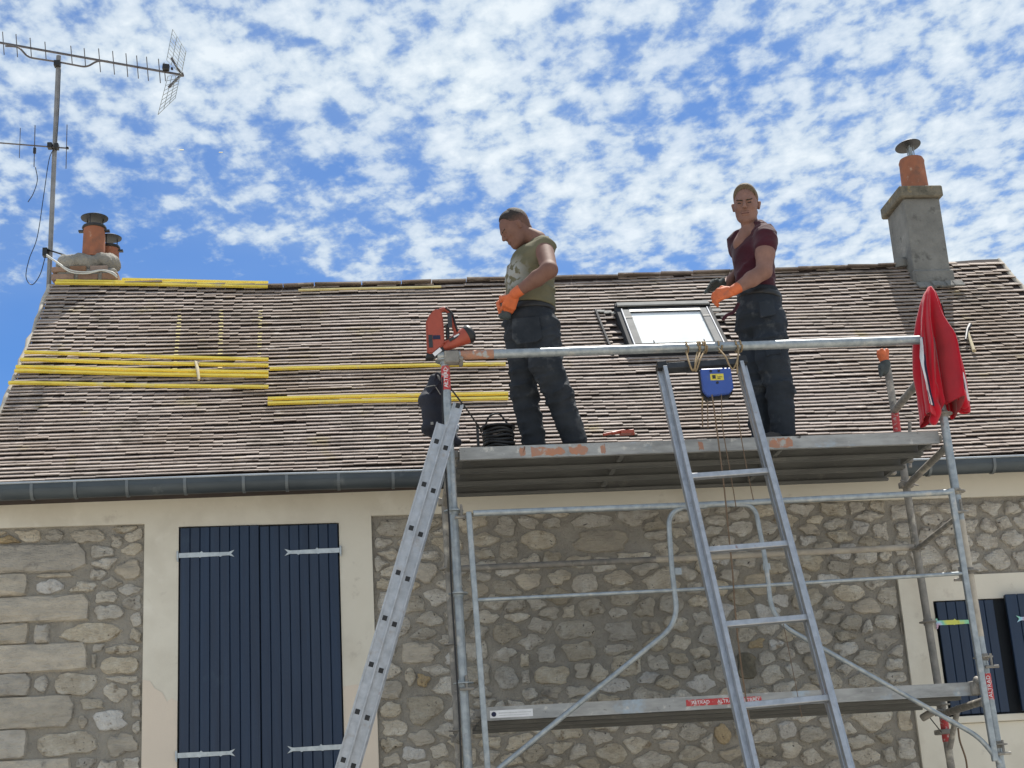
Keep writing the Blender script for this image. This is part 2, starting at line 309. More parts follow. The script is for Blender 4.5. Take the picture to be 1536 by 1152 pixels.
# olive shirt: washed print on the chest, kept as flat print
def shirt_material(centre):
    m = mat('olive_sleeveless_shirt', (.165, .15, .095), (.125, .115, .072), .85, 0, 6, bump=.4, bscale=30, bdist=.006, spec=.2)
    t = m.node_tree; n = t.nodes; l = t.links; b = n['Principled BSDF']
    src = b.inputs['Base Color'].links[0].from_socket
    ge = n.new('ShaderNodeNewGeometry'); vd = n.new('ShaderNodeVectorMath'); vd.operation = 'DISTANCE'; l.new(ge.outputs['Position'], vd.inputs[0]); vd.inputs[1].default_value = centre
    a = n.new('ShaderNodeMapRange'); l.new(vd.outputs['Value'], a.inputs[0]); a.inputs[1].default_value = .15; a.inputs[2].default_value = .05
    z = n.new('ShaderNodeTexNoise'); l.new(ge.outputs['Position'], z.inputs['Vector']); z.inputs['Scale'].default_value = 26; z.inputs['Detail'].default_value = 4
    c = n.new('ShaderNodeMapRange'); l.new(z.outputs[0], c.inputs[0]); c.inputs[1].default_value = .42; c.inputs[2].default_value = .5
    mu = n.new('ShaderNodeMath'); mu.operation = 'MULTIPLY'; l.new(a.outputs[0], mu.inputs[0]); l.new(c.outputs[0], mu.inputs[1])
    mx = n.new('ShaderNodeMix'); mx.data_type = 'RGBA'; l.new(mu.outputs[0], mx.inputs[0]); l.new(src, mx.inputs[6]); mx.inputs[7].default_value = (.33, .33, .31, 1)
    l.new(mx.outputs[2], b.inputs['Base Color']); return m

# ------------------------------------------------------------------ setting: ground
gm = MB(); gm.add([(-600, -600, 0), (600, -600, 0), (600, 900, 0), (-600, 900, 0)], [(0, 1, 2, 3)])
tag(gm.build('ground', MT['ground']), 'unseen ground in front of the house, made pale to bounce light', kind='structure')

# ------------------------------------------------------------------ house
WY = 10.2
house = thing('house', (1.5, WY, 0), 'old stone house with cream render, blue shutters and a brown tiled roof', 'house')
XL, XR = -2.60, 5.80
# roof surface
YE, YR = 9.93, 12.25
ex = [at(x, y, YE) for x, y in ((-60, 729), (0, 725), (270, 714), (400, 710), (620, 704), (1000, 697), (1384, 689), (1536, 681), (1600, 679))]
rx = [at(x, y, YR) for x, y in ((60, 425), (92, 425), (250, 428), (400, 431), (640, 424), (1000, 413), (1340, 399), (1440, 391), (1470, 389))]
EX = np.array([[p.x, p.z] for p in ex]); RX = np.array([[p.x, p.z] for p in rx])
def roofp(x, s, h=0.):
    ze = np.interp(x, EX[:, 0], EX[:, 1]); zr = np.interp(x, RX[:, 0], RX[:, 1])
    und = .009*math.sin(x*1.7+s*3)*math.sin(s*math.pi)+.003*math.sin(x*4.1+s*9)
    Y = YE+(YR-YE)*s; z = ze+(zr-ze)*s-.078*4*s*(1-s)+und*min(1, s*6)
    dz = (zr-ze)-.078*4*(1-2*s); a = math.atan2(dz, YR-YE)
    return Vector((x, Y-math.sin(a)*h, z+math.cos(a)*h)), a
def onroof(px, py, h=0.):
    d = ray(px, py); lo, hi = 9.6, 14.
    def g(Y):
        p = CAM+d*(Y/d[1]); s = (Y-YE)/(YR-YE); return p[2]-roofp(p[0], min(max(s, 0), 1.0), h)[0].z
    for _ in range(40):
        m_ = (lo+hi)/2
        if g(m_) > 0: lo = m_
        else: hi = m_
    p = CAM+d*(lo/d[1]); return p[0], (lo-YE)/(YR-YE)
# roof sheet under the tiles, both slopes
roof = MB(); nx, ns = 42, 18; gr = []
for i in range(nx+1):
    for j in range(ns+1): gr.append(roofp(XL+.01+(XR-XL-.02)*i/nx, j/ns, -.004)[0])
roof.add(gr, [(i*(ns+1)+j, (i+1)*(ns+1)+j, (i+1)*(ns+1)+j+1, i*(ns+1)+j+1) for i in range(nx) for j in range(ns)])
b0 = [roofp(XL+.01+(XR-XL-.02)*i/nx, 1, -.004)[0] for i in range(nx+1)]
roof.add(b0+[Vector((p.x, 2*YR-YE, p.z-2.2)) for p in b0], [(i, i+1, nx+2+i, nx+1+i) for i in range(nx)])
roof_o = roof.build('roof', MT['underlay'], house)
SK = dict(x0=2.14, x1=2.95, s0=(11.245-YE)/(YR-YE), s1=(11.80-YE)/(YR-YE))
# plain clay tiles
NR, TW, TT = 55, .163, .0080
proto = MB()
def tile_verts(w_=TW, L=.067, t=TT):
    h = w_/2-.0006
    return [(-h, 0, .0125), (h, 0, .0125), (h, L, -.008), (-h, L, -.008), (-h, 0, .0125+t), (h, 0, .0125+t), (h, L, .001), (-h, L, .001)]
TF = [(0, 3, 2, 1), (4, 5, 6, 7), (0, 1, 5, 4), (1, 2, 6, 5), (2, 3, 7, 6), (3, 0, 4, 7)]
tm = [bpy.data.meshes.new('tile_mesh') for _ in range(3)]
for k, t_ in enumerate(tm):
    v = tile_verts(t=TT+.0006*(k-1)); v = [(a+random.uniform(-.001, .001), b+(random.uniform(-.0012, .0012) if b == 0 else 0), c+(random.uniform(-.0006, .0006) if b == 0 else 0)) for a, b, c in v]
    t_.from_pydata(v, [], TF); t_.materials.append(MT['tile'])
rest = MB(); cnt = 0
rowph = rng.uniform(0, 6.28, (NR, 3))
for r in range(NR):
    off = (r % 2)*TW/2+random.uniform(-.012, .012)
    n = int((XR-XL)/TW)+2
    for i in range(n):
        x = max(XL+off+(i-1)*TW+TW*.5, XL+TW*.5)
        if x > XR-.06+.03*(r % 2)+random.uniform(-.015, .015) - .25*(r/NR)**2*0: continue
        s = (r+.02)/NR
        s += (.0022*math.sin(x*2.3+rowph[r, 0])+.0012*math.sin(x*6+rowph[r, 1]))+random.gauss(0, .0004)+(.00001 if i else -.0004)
        if abs(x+.81) < .05: s += .003
        if SK['x0']-.02 < x < SK['x1']+.02 and SK['s0']-.01 < s < SK['s1']+.01: continue
        lift = (random.random() < .07)*random.uniform(.001, .005)+.0018*math.sin(x*3.1+rowph[r, 2])
        p, a = roofp(x, max(s, -.01), lift)
        rot = Euler((a+random.uniform(-.006, .006), random.uniform(-.003, .003), random.uniform(-.003, .003)))
        if r > NR-2 and random.random() < .35: continue
        if cnt < 300 and r < 6 and XL-.1 < x < 5.4:
            o = bpy.data.objects.new('tile', random.choice(tm)); C.objects.link(o); o.location = p; o.rotation_euler = rot; attach(o, roof_o); cnt += 1
        else:
            mt_ = rot.to_matrix(); rest.add([p+mt_@Vector(v) for v in tile_verts(t=TT+random.uniform(-.0007, .0007))], TF)
tag(rest.build('tile', MT['tile'], roof_o), kind='stuff')
# loose ridge pieces, gable verge mortar
x = XL+.62
while x < XR-.1:
    L = min(random.uniform(.18, .42), XR-.12-x)
    if L < .05: break
    if not 4.8 < x < 5.3:
        p, a = roofp(x+L/2, .995, .012+random.uniform(0, .008)); rp_ = MB().obox(p, (L/2*.98, 0, random.uniform(-.003, .003)), (0, .05, 0), (0, 0, .006)); rp_.build('ridge_tile', MT['tile'], roof_o)
    x += L
for xx, nm in ((XL-.015, 'verge_mortar'), (XR-.0, 'verge_mortar')):
    vm = MB(); pts = []
    for j in range(29):
        p, a = roofp(xx, j/28, -.012); pts.append(p+Vector((random.uniform(-.008, .008), 0, random.uniform(-.006, .006))))
    vm.tube(pts, [random.uniform(.018, .027) for _ in pts], 7); vm.build(nm, MT['cement_tube'], roof_o, 60)
# faded yellow marks down the left part of the roof
ym = MB()
for (xa, ya, xb, yb) in ((272, 450, 262, 560), (332, 452, 330, 560), (391, 470, 388, 560)):
    for r in range(60):
        t_ = r/59; px = xa+(xb-xa)*t_; py = ya+(yb-ya)*t_
        xx, s = onroof(px, py); rr = round(s*NR); 
        if random.random() < .45: continue
        p, a = roofp(xx, (rr+.02)/NR+.004, TT+.0095); mt_ = Euler((a-.27, 0, 0)).to_matrix()
        ym.obox(p, mt_@Vector((random.uniform(.010, .02), 0, 0)), mt_@Vector((0, .012, 0)), mt_@Vector((0, 0, .002)))
tag(ym.build('yellow_mark', MT['yellow_pale'], roof_o), kind='stuff')

# walls: mortar core with gable profile
wc = MB(); wc.box(XL+.08, XR-.08, WY, WY+3.9, 0, 4.02)
core = wc.build('wall', MT['mortar'], house)
for xx in (XL+.08, XR-.11):
    gb = MB(); gb.prism([(WY-.1, 3.95), (14.3, 3.95), (14.3, 4.0), (12.25, 6.2), (10.05, 4.0)], (xx, 0, 0), (0, 1, 0), (0, 0, 1), (.03, 0, 0)); gb.build('gable', MT['mortar'], house)
PR = .028                                                   # render stands proud of the rubble
ztop = lambda x: 3.815+(.0 if x < 0 else -.012*x)
rb = MB()
def rpoly(poly, d=PR):
    rb.prism([(a, b) for a, b in poly], (0, WY-d, 0), (1, 0, 0), (0, 0, 1), (0, d-.002, 0))
rpoly([(XL+.08, 3.825), (-1.49, 3.815), (-1.49, 4.03), (XL+.08, 4.03)])
rpoly([(-1.49, .4), (-1.262, .4), (-1.262, 4.03), (-1.49, 4.03)])
rpoly([(-1.262, 3.785), (-.182, 3.77), (-.182, 4.03), (-1.262, 4.03)])
rpoly([(-.182, .4), (.04, .4), (.04, 4.03), (-.182, 4.03)])
rpoly([(.04, 3.81), (XR-.08, 3.765), (XR-.08, 4.03), (.04, 4.03)])
rpoly([(3.70, .4), (3.93, .4), (3.93, 3.22), (3.70, 3.22)])
rpoly([(3.93, 3.045), (5.3, 3.045), (5.3, 3.22), (3.93, 3.22)])
rpoly([(3.93, .4), (5.3, .4), (5.3, 2.20), (3.93, 2.20)])
band = rb.build('render_band', MT['render'], house)
pb = MB()
pb.prism([(-1.488, .4), (-1.264, .4), (-1.264, 2.62), (-1.30, 2.64), (-1.33, 2.62), (-1.36, 2.68), (-1.41, 2.71), (-1.44, 2.76), (-1.488, 2.77)], (0, WY-PR-.004, 0), (1, 0, 0), (0, 0, 1), (0, .003, 0))
pb.prism([(-.18, .4), (.038, .4), (.038, 2.66), (-.02, 2.655), (-.1, 2.67), (-.18, 2.66)], (0, WY-PR-.004, 0), (1, 0, 0), (0, 0, 1), (0, .003, 0))
pb.build('render_patch', MT['render_new'], house)
sb_ = MB(); sb_.box(3.93, 5.2, WY-.055, WY, 2.203, 2.25); sb_.build('window_sill', MT['render'], house, bevel=.004)

# ---- rubble stones: shrunken, roughened cells
def clip(poly, p, n):
    out = []
    for i in range(len(poly)):
        a, b = poly[i], poly[(i+1) % len(poly)]; da = (a[0]-p[0])*n[0]+(a[1]-p[1])*n[1]; db = (b[0]-p[0])*n[0]+(b[1]-p[1])*n[1]
        if da <= 0: out.append(a)
        if da*db < 0:
            t = da/(da-db); out.append((a[0]+(b[0]-a[0])*t, a[1]+(b[1]-a[1])*t))
    return out
def cells(x0, x1, z0, z1, hand, rmin, rmax, asp=1.55, seed=1):
    rg = random.Random(seed); S = []
    tries = 0
    while tries < 9000:
        tries += 1
        p = (rg.uniform(x0, x1), rg.uniform(z0, z1)); r = rmin+(rmax-rmin)*rg.random()**1.6
        if any(a-.012 < p[0] < b+.012 and c-.012 < p[1] < d+.012 for a, b, c, d in hand): continue
        if all(((p[0]-q[0])/asp)**2+(p[1]-q[1])**2 > ((r+q[2])*.5*1.0)**2 for q in S): S.append((p[0], p[1], r))
    out = []
    for i, (sx_, sz_, r) in enumerate(S):
        poly = [(x0, z0), (x1, z0), (x1, z1), (x0, z1)]
        for j, (qx, qz, q) in enumerate(S):
            if i == j or abs(qx-sx_) > .8 or abs(qz-sz_) > .5: continue
            f = r/(r+q); n = ((qx-sx_)/asp**2, qz-sz_); mid = (sx_+(qx-sx_)*f, sz_+(qz-sz_)*f); poly = clip(poly, mid, n)
            if len(poly) < 3: break
        for (a, b, c, d) in hand:
            if len(poly) < 3: break
            dx = max(a-sx_, sx_-b); dz = max(c-sz_, sz_-d)
            if dx > dz: poly = clip(poly, (a, 0), (1, 0)) if sx_ < a else clip(poly, (b, 0), (-1, 0))
            else: poly = clip(poly, (0, c), (0, 1)) if sz_ < c else clip(poly, (0, d), (0, -1))
        if len(poly) >= 3: out.append((poly, r))
    return out
def stone_mesh(poly, shrink, depth, rg, rough=.30, n=16, square=False):
    A = np.array(poly); c = A.mean(0)
    ar = .5*abs(np.dot(A[:, 0], np.roll(A[:, 1], 1))-np.dot(A[:, 1], np.roll(A[:, 0], 1)))
    if ar < .0012: return None
    P_ = []
    E = [A[i] for i in range(len(A))]; per = [np.linalg.norm(E[(i+1) % len(E)]-E[i]) for i in range(len(E))]; tot = sum(per)
    for k in range(n):
        t = (k+.5*rg.random())/n*tot; i = 0
        while t > per[i] and i < len(per)-1: t -= per[i]; i += 1
        P_.append(E[i]+(E[(i+1) % len(E)]-E[i])*min(1, t/max(per[i], 1e-6)))
    P_ = np.array(P_)
    if not square: P_ = (P_*2+np.roll(P_, 1, 0)+np.roll(P_, -1, 0))/4
    c = P_.mean(0); ph = [rg.uniform(0, 6.28) for _ in range(3)]
    ring = []
    for k in range(n):
        v = P_[k]-c; a = 6.283*k/n; L = np.linalg.norm(v)
        f = shrink*(1+rough*.5*math.sin(2*a+ph[0])*.5+rough*.5*math.sin(4*a+ph[1])+rg.uniform(-rough, rough)*.45)
        if square: f = shrink+rg.uniform(-.02, .01)
        ring.append(c+v*min(f, .97))
    vs = [(p[0], WY+.012, p[1]) for p in ring]
    for p in ring:
        q = c+(p-c)*rg.uniform(.86, .93)
        if square: q = c+(p-c)*(1-.014/np.ptp(A[:, 0])*2, 1-.012/np.ptp(A[:, 1])*2)+np.array([rg.uniform(-.004, .004), rg.uniform(-.004, .004)])
        vs.append((q[0], WY-depth*rg.uniform(.55, .85), q[1]))
    for p in ring[::2]:
        q = c+(p-c)*rg.uniform(.45, .62); vs.append((q[0], WY-depth*rg.uniform(.8, 1.25), q[1]))
    h = n//2; vs.append((c[0]+rg.uniform(-.01, .01), WY-depth*rg.uniform(.8, 1.2), c[1]))
    fs = [(k, (k+1) % n, n+(k+1) % n, n+k) for k in range(n)]
    for k in range(h):
        a, b, d = n+2*k, n+2*k+1, n+(2*k+2) % n; i0, i1 = 2*n+k, 2*n+(k+1) % h
        fs += [(a, b, i0), (b, d, i1), (b, i1, i0), (i0, i1, 2*n+h)]
    me = bpy.data.meshes.new('stone'); me.from_pydata(vs, [], fs); return me
nstone = 0; extra = MB()
def put_stone(me, m_, cz):
    global nstone
    bm = bmesh.new(); bm.from_mesh(me); bmesh.ops.recalc_face_normals(bm, faces=bm.faces); bm.to_mesh(me); bm.free()
    if nstone < 300 and cz > 2.02:
        link('stone', me, m_, core, smooth=32); nstone += 1
    else:
        extra.add([v.co for v in me.vertices], [tuple(p.vertices) for p in me.polygons]); bpy.data.meshes.remove(me)
rg = random.Random(5)
def zr_(x, y): p = at(x, y, WY); return p.x, p.z
def hbox(x0, y0, x1, y1):
    a = zr_(x0, y0); b = zr_(x1, y1); return (a[0], b[0], b[1], a[1])
# big dressed stones of the left panel, measured
quo = [hbox(-70, 820, 134, 858), hbox(-60, 862, 46, 895), hbox(-60, 897, 139, 932), hbox(-60, 937, 46, 968), hbox(50, 936, 76, 966), hbox(-70, 970, 137, 1007),
       hbox(-60, 1012, 50, 1045), hbox(-60, 1048, 116, 1092), hbox(-60, 1097, 43, 1140), hbox(-60, 1143, 112, 1185)]
lst = []
for q in quo:
    lst.append(([(q[0], q[2]), (q[1], q[2]), (q[1], q[3]), (q[0], q[3])], 'q'))
handL = [hbox(80, 935, 194, 964), hbox(75, 1008, 153, 1045), hbox(46, 1098, 158, 1134), hbox(133, 1065, 197, 1096), hbox(100, 795, 165, 815), hbox(145, 984, 216, 1012), hbox(52, 868, 98, 892)]
handC = [hbox(845, 796, 958, 828), hbox(776, 795, 840, 825), hbox(738, 998, 782, 1036), hbox(795, 998, 862, 1028), hbox(862, 897, 912, 925), hbox(835, 962, 905, 992),
         hbox(1100, 975, 1140, 1022), hbox(1068, 1084, 1100, 1118), hbox(605, 1000, 625, 1030), hbox(1306, 922, 1350, 945), hbox(1340, 1105, 1378, 1142), hbox(983, 890, 1030, 922), hbox(820, 1085, 880, 1110)]
special = {0: 'quoin', 6: 'dark', 7: 'stone_ochre'}
for idx, hnd in enumerate((handL, handC)):
    for k, q in enumerate(hnd):
        q2 = (q[0], q[1], q[2], q[3]); kk = 'h'
        if idx == 1 and k in special: kk = special[k]
        if idx == 0 and k in (3, 6): kk = 'stone_white'
        cx, cz = (q[0]+q[1])/2, (q[2]+q[3])/2; rx_, rz_ = (q[1]-q[0])/2, (q[3]-q[2])/2
        lst.append(([(cx+rx_*1.0*math.copysign(abs(math.cos(a))**.6, math.cos(a)), cz+rz_*1.0*math.copysign(abs(math.sin(a))**.6, math.sin(a))) for a in [6.283*j/16 for j in range(16)]], kk))
cl = [(p, 'c') for p, r in cells(XL+.1, -1.50, 1.7, 3.81, quo+handL, .07, .13, 1.75, 3)]
cc = [(p, 'c') for p, r in cells(.05, 3.69, 1.86, 3.785, handC, .068, .165, 1.7, 11)]
crr = [(p, 'c') for p, r in cells(3.71, 5.6, 3.235, 3.75, [], .085, .17, 1.4, 8)]
cr2 = [(p, 'c') for p, r in cells(5.31, 5.68, 2.0, 3.2, [], .085, .17, 1.4, 8)]
for poly, kk in lst+cl+cc+crr+cr2:
    if kk == 'q': me = stone_mesh(poly, .965, .042, rg, .05, n=20, square=True); m_ = MT['quoin']
    elif kk == 'c':
        me = stone_mesh(poly, rg.choice([.82, .87, .90, .94]), rg.uniform(.016, .036), rg); u = rg.random()
        m_ = MT['stone_ochre'] if u < .02 else MT['stone_white'] if u < .09 else MT['quoin'] if u < .22 else MT['stone']
    else:
        me = stone_mesh(poly, .93, .026, rg, .28); m_ = MT.get(kk, MT['stone'] if kk != 'dark' else MT['lichen'])
    if me is None: continue
    cz = sum(p[1] for p in poly)/len(poly); put_stone(me, m_, cz)
tag(extra.build('stone', MT['stone'], core, smooth=50), kind='stuff')

# ---- shutters
def strap(mb, x0, x1, z, y, hgt=.032, tip=1):             # fishtail strap hinge lying on the boards
    d = 1 if x1 > x0 else -1; L = abs(x1-x0)
    pl = [(0, -hgt/2), (L*.36, -hgt/2), (L*.38, -hgt*.5-.004), (L*.41, -hgt/2), (L*.72, -hgt*.45), (L*.75, -hgt*.62), (L*.78, -hgt*.40), (L*.9, -hgt*.35), (L, -hgt*.75), (L*.94, 0),
          (L, hgt*.75), (L*.9, hgt*.35), (L*.44, hgt*.42), (L*.41, hgt*.75), (L*.38, hgt*.5), (0, hgt/2)]
    mb.prism([(a*d, b) for a, b in pl], (x0, y, z), (1, 0, 0), (0, 0, 1), (0, -.005, 0))
    for q in (.12, .5, .83): mb.tube([(x0+d*L*q, y-.004, z), (x0+d*L*q, y-.010, z)], .006, 8)
def shutter(x0, x1, z0, z1, n, y, hm, hinges, hside, label=None):
    sb = MB(); sb.box(x0+.004, x1-.004, y+.004, y+.022, z0+.004, z1-.004); s = sb.build('shutter', MT['shutter_back'], house)
    if label: s['label'] = label
    bw = (x1-x0)/n
    for k in range(n):
        q = MB(); q.box(x0+k*bw+.0016, x0+(k+1)*bw-.0016, y-.014, y+.006, z0, z1); q.build('board', MT['shutter'], s, bevel=.0035)
    for hz, dz in hinges:
        h = MB(); L = .37 if n > 6 else .30
        if hside < 0: strap(h, x0-.008, x0-.008+L, hz, y-.0145)
        else: strap(h, x1+.008, x1+.008-L, hz, y-.0145)
        h.build('strap_hinge', hm, s)
        xe = x0-.016 if hside < 0 else x1+.016
        p = MB(); p.tube([(xe, y-.016, hz-.030), (xe, y-.016, hz+.030)], .008, 10); p.tube([(xe, y-.012, hz-.034), (xe, WY+.01, hz-.034)], .006, 8); p.build('pintle', hm, s, 40)
    return s
# near-black sheets, colour stands in for the shade behind the shutters
for a in ((-1.262, -.182, WY-.003, WY, .4, 3.785), (3.93, 4.9, WY-.003, WY, 2.25, 3.045)): MB().box(*a).build('reveal_shade', MT['shutter_back'], house)
shutter(-1.25, -.722, 1.75, 3.772, 8, WY-.030, MT['hinge'], [(3.583, 0), (2.27, 0)], -1)
shutter(-.718, -.19, 1.75, 3.762, 8, WY-.030, MT['hinge'], [(3.575, 0), (2.27, 0)], 1)
shutter(3.945, 4.36, 2.262, 3.035, 6, WY-.030, MT['film'], [(2.89, 0), (2.42, 0)], -1)
shutter(4.425, 4.95, 2.262, 3.060, 6, WY-.085, MT['film'], [], 1, 'right leaf standing slightly ajar')
for hz in (2.885, 2.42):
    h = MB(); strap(h, 4.80, 4.48, hz, WY-.1005); h.build('strap_hinge', MT['film'], house)

# ---- gutter
def gz(x): return np.interp(x, EX[:, 0], EX[:, 1])
gut = MB(); gy, grd = 9.875, .062
gl = []
GL = [at(px, py, 9.815) for px, py in ((-60, 729), (0, 726), (200, 719), (400, 712), (600, 707), (1000, 699), (1384, 690), (1536, 684), (1620, 681))]
GX = np.array([[p.x, p.z] for p in GL]); GLz = lambda x: float(np.interp(x, GX[:, 0], GX[:, 1]))
NG = 44
for i in range(NG+1):
    x = XL-.06+(XR-XL+.12)*i/NG; z = GLz(x)
    for k in range(13):
        a = math.pi*k/12; gl.append((x, gy-grd*math.cos(a), z-.036-grd*1.0*math.sin(a) if True else 0))
for i in range(NG+1):                                       # inner skin
    x = XL-.06+(XR-XL+.12)*i/NG; z = GLz(x)
    for k in range(13):
        a = math.pi*k/12; gl.append((x, gy-(grd-.003)*math.cos(a), z-.036-(grd-.003)*math.sin(a)))
gut.add(gl, [(i*13+k, (i+1)*13+k, (i+1)*13+k+1, i*13+k+1) for i in range(NG) for k in range(12)]+[((NG+1)*13+i*13+k, (NG+1)*13+i*13+k+1, (NG+1)*13+(i+1)*13+k+1, (NG+1)*13+(i+1)*13+k) for i in range(NG) for k in range(12)])
lipf = [(XL-.06+(XR-XL+.12)*i/NG) for i in range(NG+1)]
for i in range(NG):
    a, b = lipf[i], lipf[i+1]; gut.beam((a, gy-grd, GLz(a)-.018), (b, gy-grd, GLz(b)-.018), (0, .0015, 0), (0, 0, .020))
gut_o = gut.build('gutter', MT['zinc'], house, 60)
lp = MB(); lp.tube([(x, gy-grd-.003, GLz(x)+.002) for x in lipf], .0075, 8); lp.build('gutter_rim', MT['zinc_lip'], gut_o, 170)
for px in (47, 112, 190, 277, 365, 430, 508, 590, 680, 780, 880, 980, 1080, 1180, 1290, 1400, 1497, 1580):
    x = at(px, 725, 9.81).x; s = MB(); pts = [(x, gy-(grd+.003)*math.cos(a), GLz(x)-.036-(grd+.003)*math.sin(a)) for a in [math.pi*k/14 for k in range(15)]]
    pts = [(x, gy-grd-.004, GLz(x)+.004)]+pts
    for a, b in zip(pts[:-1], pts[1:]):
        a, b = Vector(a), Vector(b); s.beam(a, b, (.010, 0, 0), (b-a).normalized().cross(Vector((1, 0, 0)))*.0035)
    s.build('gutter_strap', MT['zinc_band'], gut_o)
so_ = MB()
so_.box(XL+.08, XR-.08, 9.93, WY+.0, 3.98, 4.0); so_.build('soffit', MT['underlay'], house)

# ---- skylight
def skylight():
    x0, x1 = SK['x0'], SK['x1']; pa, aa = roofp((x0+x1)/2, SK['s0']); pb_, ab = roofp((x0+x1)/2, SK['s1'])
    u = (pb_-pa); L = u.length; u.normalize(); n = Vector((0, -u.z, u.y)); xv = Vector((1, 0, 0)); o = Vector((0, pa.y, pa.z))
    Q = lambda x, v, h: o+xv*x+u*v+n*h
    f = MB(); H = .085
    f.obox(Q((x0+x1)/2, .034, H/2-.004), xv*(x1-x0)/2, u*.034, n*(H/2+.004)); f.obox(Q((x0+x1)/2, L-.03, H/2-.01), xv*(x1-x0)/2, u*.03, n*(H/2+.012))
    for x in (x0+.022, x1-.022): f.obox(Q(x, L/2, H/2-.01), xv*.022, u*(L/2-.045), n*(H/2))
    fr = f.build('skylight', MT['sky_frame'], house, bevel=.003)
    c = MB(); c.obox(Q((x0+x1)/2, L-.045, H+.008), xv*((x1-x0)/2-.012), u*.030, n*.008); c.build('top_cover', MT['sky_alu'], fr, bevel=.004)
    for x, sg in ((x0+.078, 1), (x1-.078, -1)):
        c = MB(); c.obox(Q(x, L/2-.04, H-.012), xv*.030, u*(L/2-.075), n*.010); c.build('side_cladding', MT['sky_alu'], fr, bevel=.003)
        c = MB(); c.obox(Q(x-sg*.036, L/2-.04, H-.004), xv*.004, u*(L/2-.075), n*.009); c.build('seal', MT['white'], fr)
        c = MB(); c.obox(Q(x, L*.66, H+.0), xv*.031, u*.003, n*.003); c.build('cladding_joint', MT['black'], fr)
    c = MB(); c.obox(Q((x0+x1)/2, L-.125, H-.008), xv*((x1-x0)/2-.10), u*.035, n*.006); c.build('head_shade', MT['dark_metal'], fr)  # dark strip, shade below the head put into its colour
    c = MB(); c.obox(Q((x0+x1)/2, L/2-.035, H-.022), xv*((x1-x0)/2-.11), u*(L/2-.08), n*.004); c.build('blind', MT['blind'], fr)
    c = MB(); c.obox(Q((x0+x1)/2, L/2-.035, H-.014), xv*((x1-x0)/2-.112), u*(L/2-.085), n*.002); c.build('pane', MT['glass'], fr)
    for x in (x0+.20, x1-.20):
        c = MB(); c.tube([Q(x, .046, H-.01), Q(x, .05, H+.012), Q(x, .075, H+.014)], .005, 8); c.build('clip', MT['black'], fr)
    # stepped flashing channel to the left, and lead dressed at the head and right
    fl = MB(); pts = []
    for v0 in range(9):
        v = v0/8*L*1.02; pts.append(Q(x0-.155+.02*(1-v/L), v, .022))
    for a, b in zip(pts[:-1], pts[1:]): fl.beam(a, b, xv*.008, n*.010)
    fl.build('flashing_strip', MT['sky_frame'], fr)
    for k in range(5): MB().obox(Q(x0-.13+.028*k, L-.03-.008*k+random.uniform(-.01, .01), .028), xv*.02, u*.018+xv*random.uniform(-.01, .01), n*.005).build('lead_flashing', MT['lead'], fr, bevel=.003)
    MB().obox(Q(x1+.05, L-.07, .03), xv*.045, u*.025, n*.006).build('lead_flashing', MT['lead'], fr, bevel=.003); MB().obox(Q(x1+.08, L-.15, .028), xv*.05, u*.018+xv*.01, n*.005).build('lead_flashing', MT['lead'], fr, bevel=.003)
skylight()

# ---- right chimney
def chimney_right():
    c = MB(); c.box(4.895, 5.228, 12.02, 12.46, 6.05, 6.925); st = c.build('chimney', MT['cement'], house, bevel=.006)
    b = MB(); b.box(4.875, 5.25, 11.99, 12.49, 5.98, 6.235); b.build('chimney_base', MT['cement'], st, bevel=.02)
    k = MB(); k.box(4.85, 5.255, 11.975, 12.50, 6.925, 7.035); k.build('chimney_cap', MT['lichen'], st, bevel=.012)
    p = MB(); p.lathe((5.12, 12.26, 7.03), (0, 0, 1), [(0, .125), (.02, .122), (.34, .113), (.36, .117), (.39, .105), (.385, .08)], 28); p.build('chimney_pot', MT['terracotta'], st, 40)
    w_ = MB(); top = Vector((5.125, 12.26, 7.42))
    for a in (0, 2.1, 4.2): w_.tube([top+Vector((.03*math.cos(a), .03*math.sin(a), -.02)), top+Vector((.035*math.cos(a), .035*math.sin(a), .13))], .005, 6)
    w_.tube([top, top+Vector((0, 0, .12))], .02, 10); w_.build('cowl_stem', MT['galv'], st)
    d = MB(); dn = Vector((-.10, .12, 1)).normalized(); d.lathe(top+Vector((-.015, 0, .135)), dn, [(0, .118), (.006, .120), (.02, .10), (.032, .05), (.036, 0)], 30); d.build('cowl', MT['dark_metal'], st, 40)
    j = MB(); j.lathe((4.86, 12.2, 6.33), (0, 0, 1), [(0, .06), (.05, .065), (.085, .05), (.1, .01)], 14); j.build('ridge_tile', MT['cement'], st, 60)
    fl = MB()
    for i in range(6): fl.obox((4.92+.06*i, 11.93-.01*i+random.uniform(-.01, .01), 6.05+random.uniform(-.01, .01)), (.045, 0, 0), (0, .035, .035), (0, -.006, .006))
    fl.build('mortar_fillet', MT['cement'], st, bevel=.004)
chimney_right()

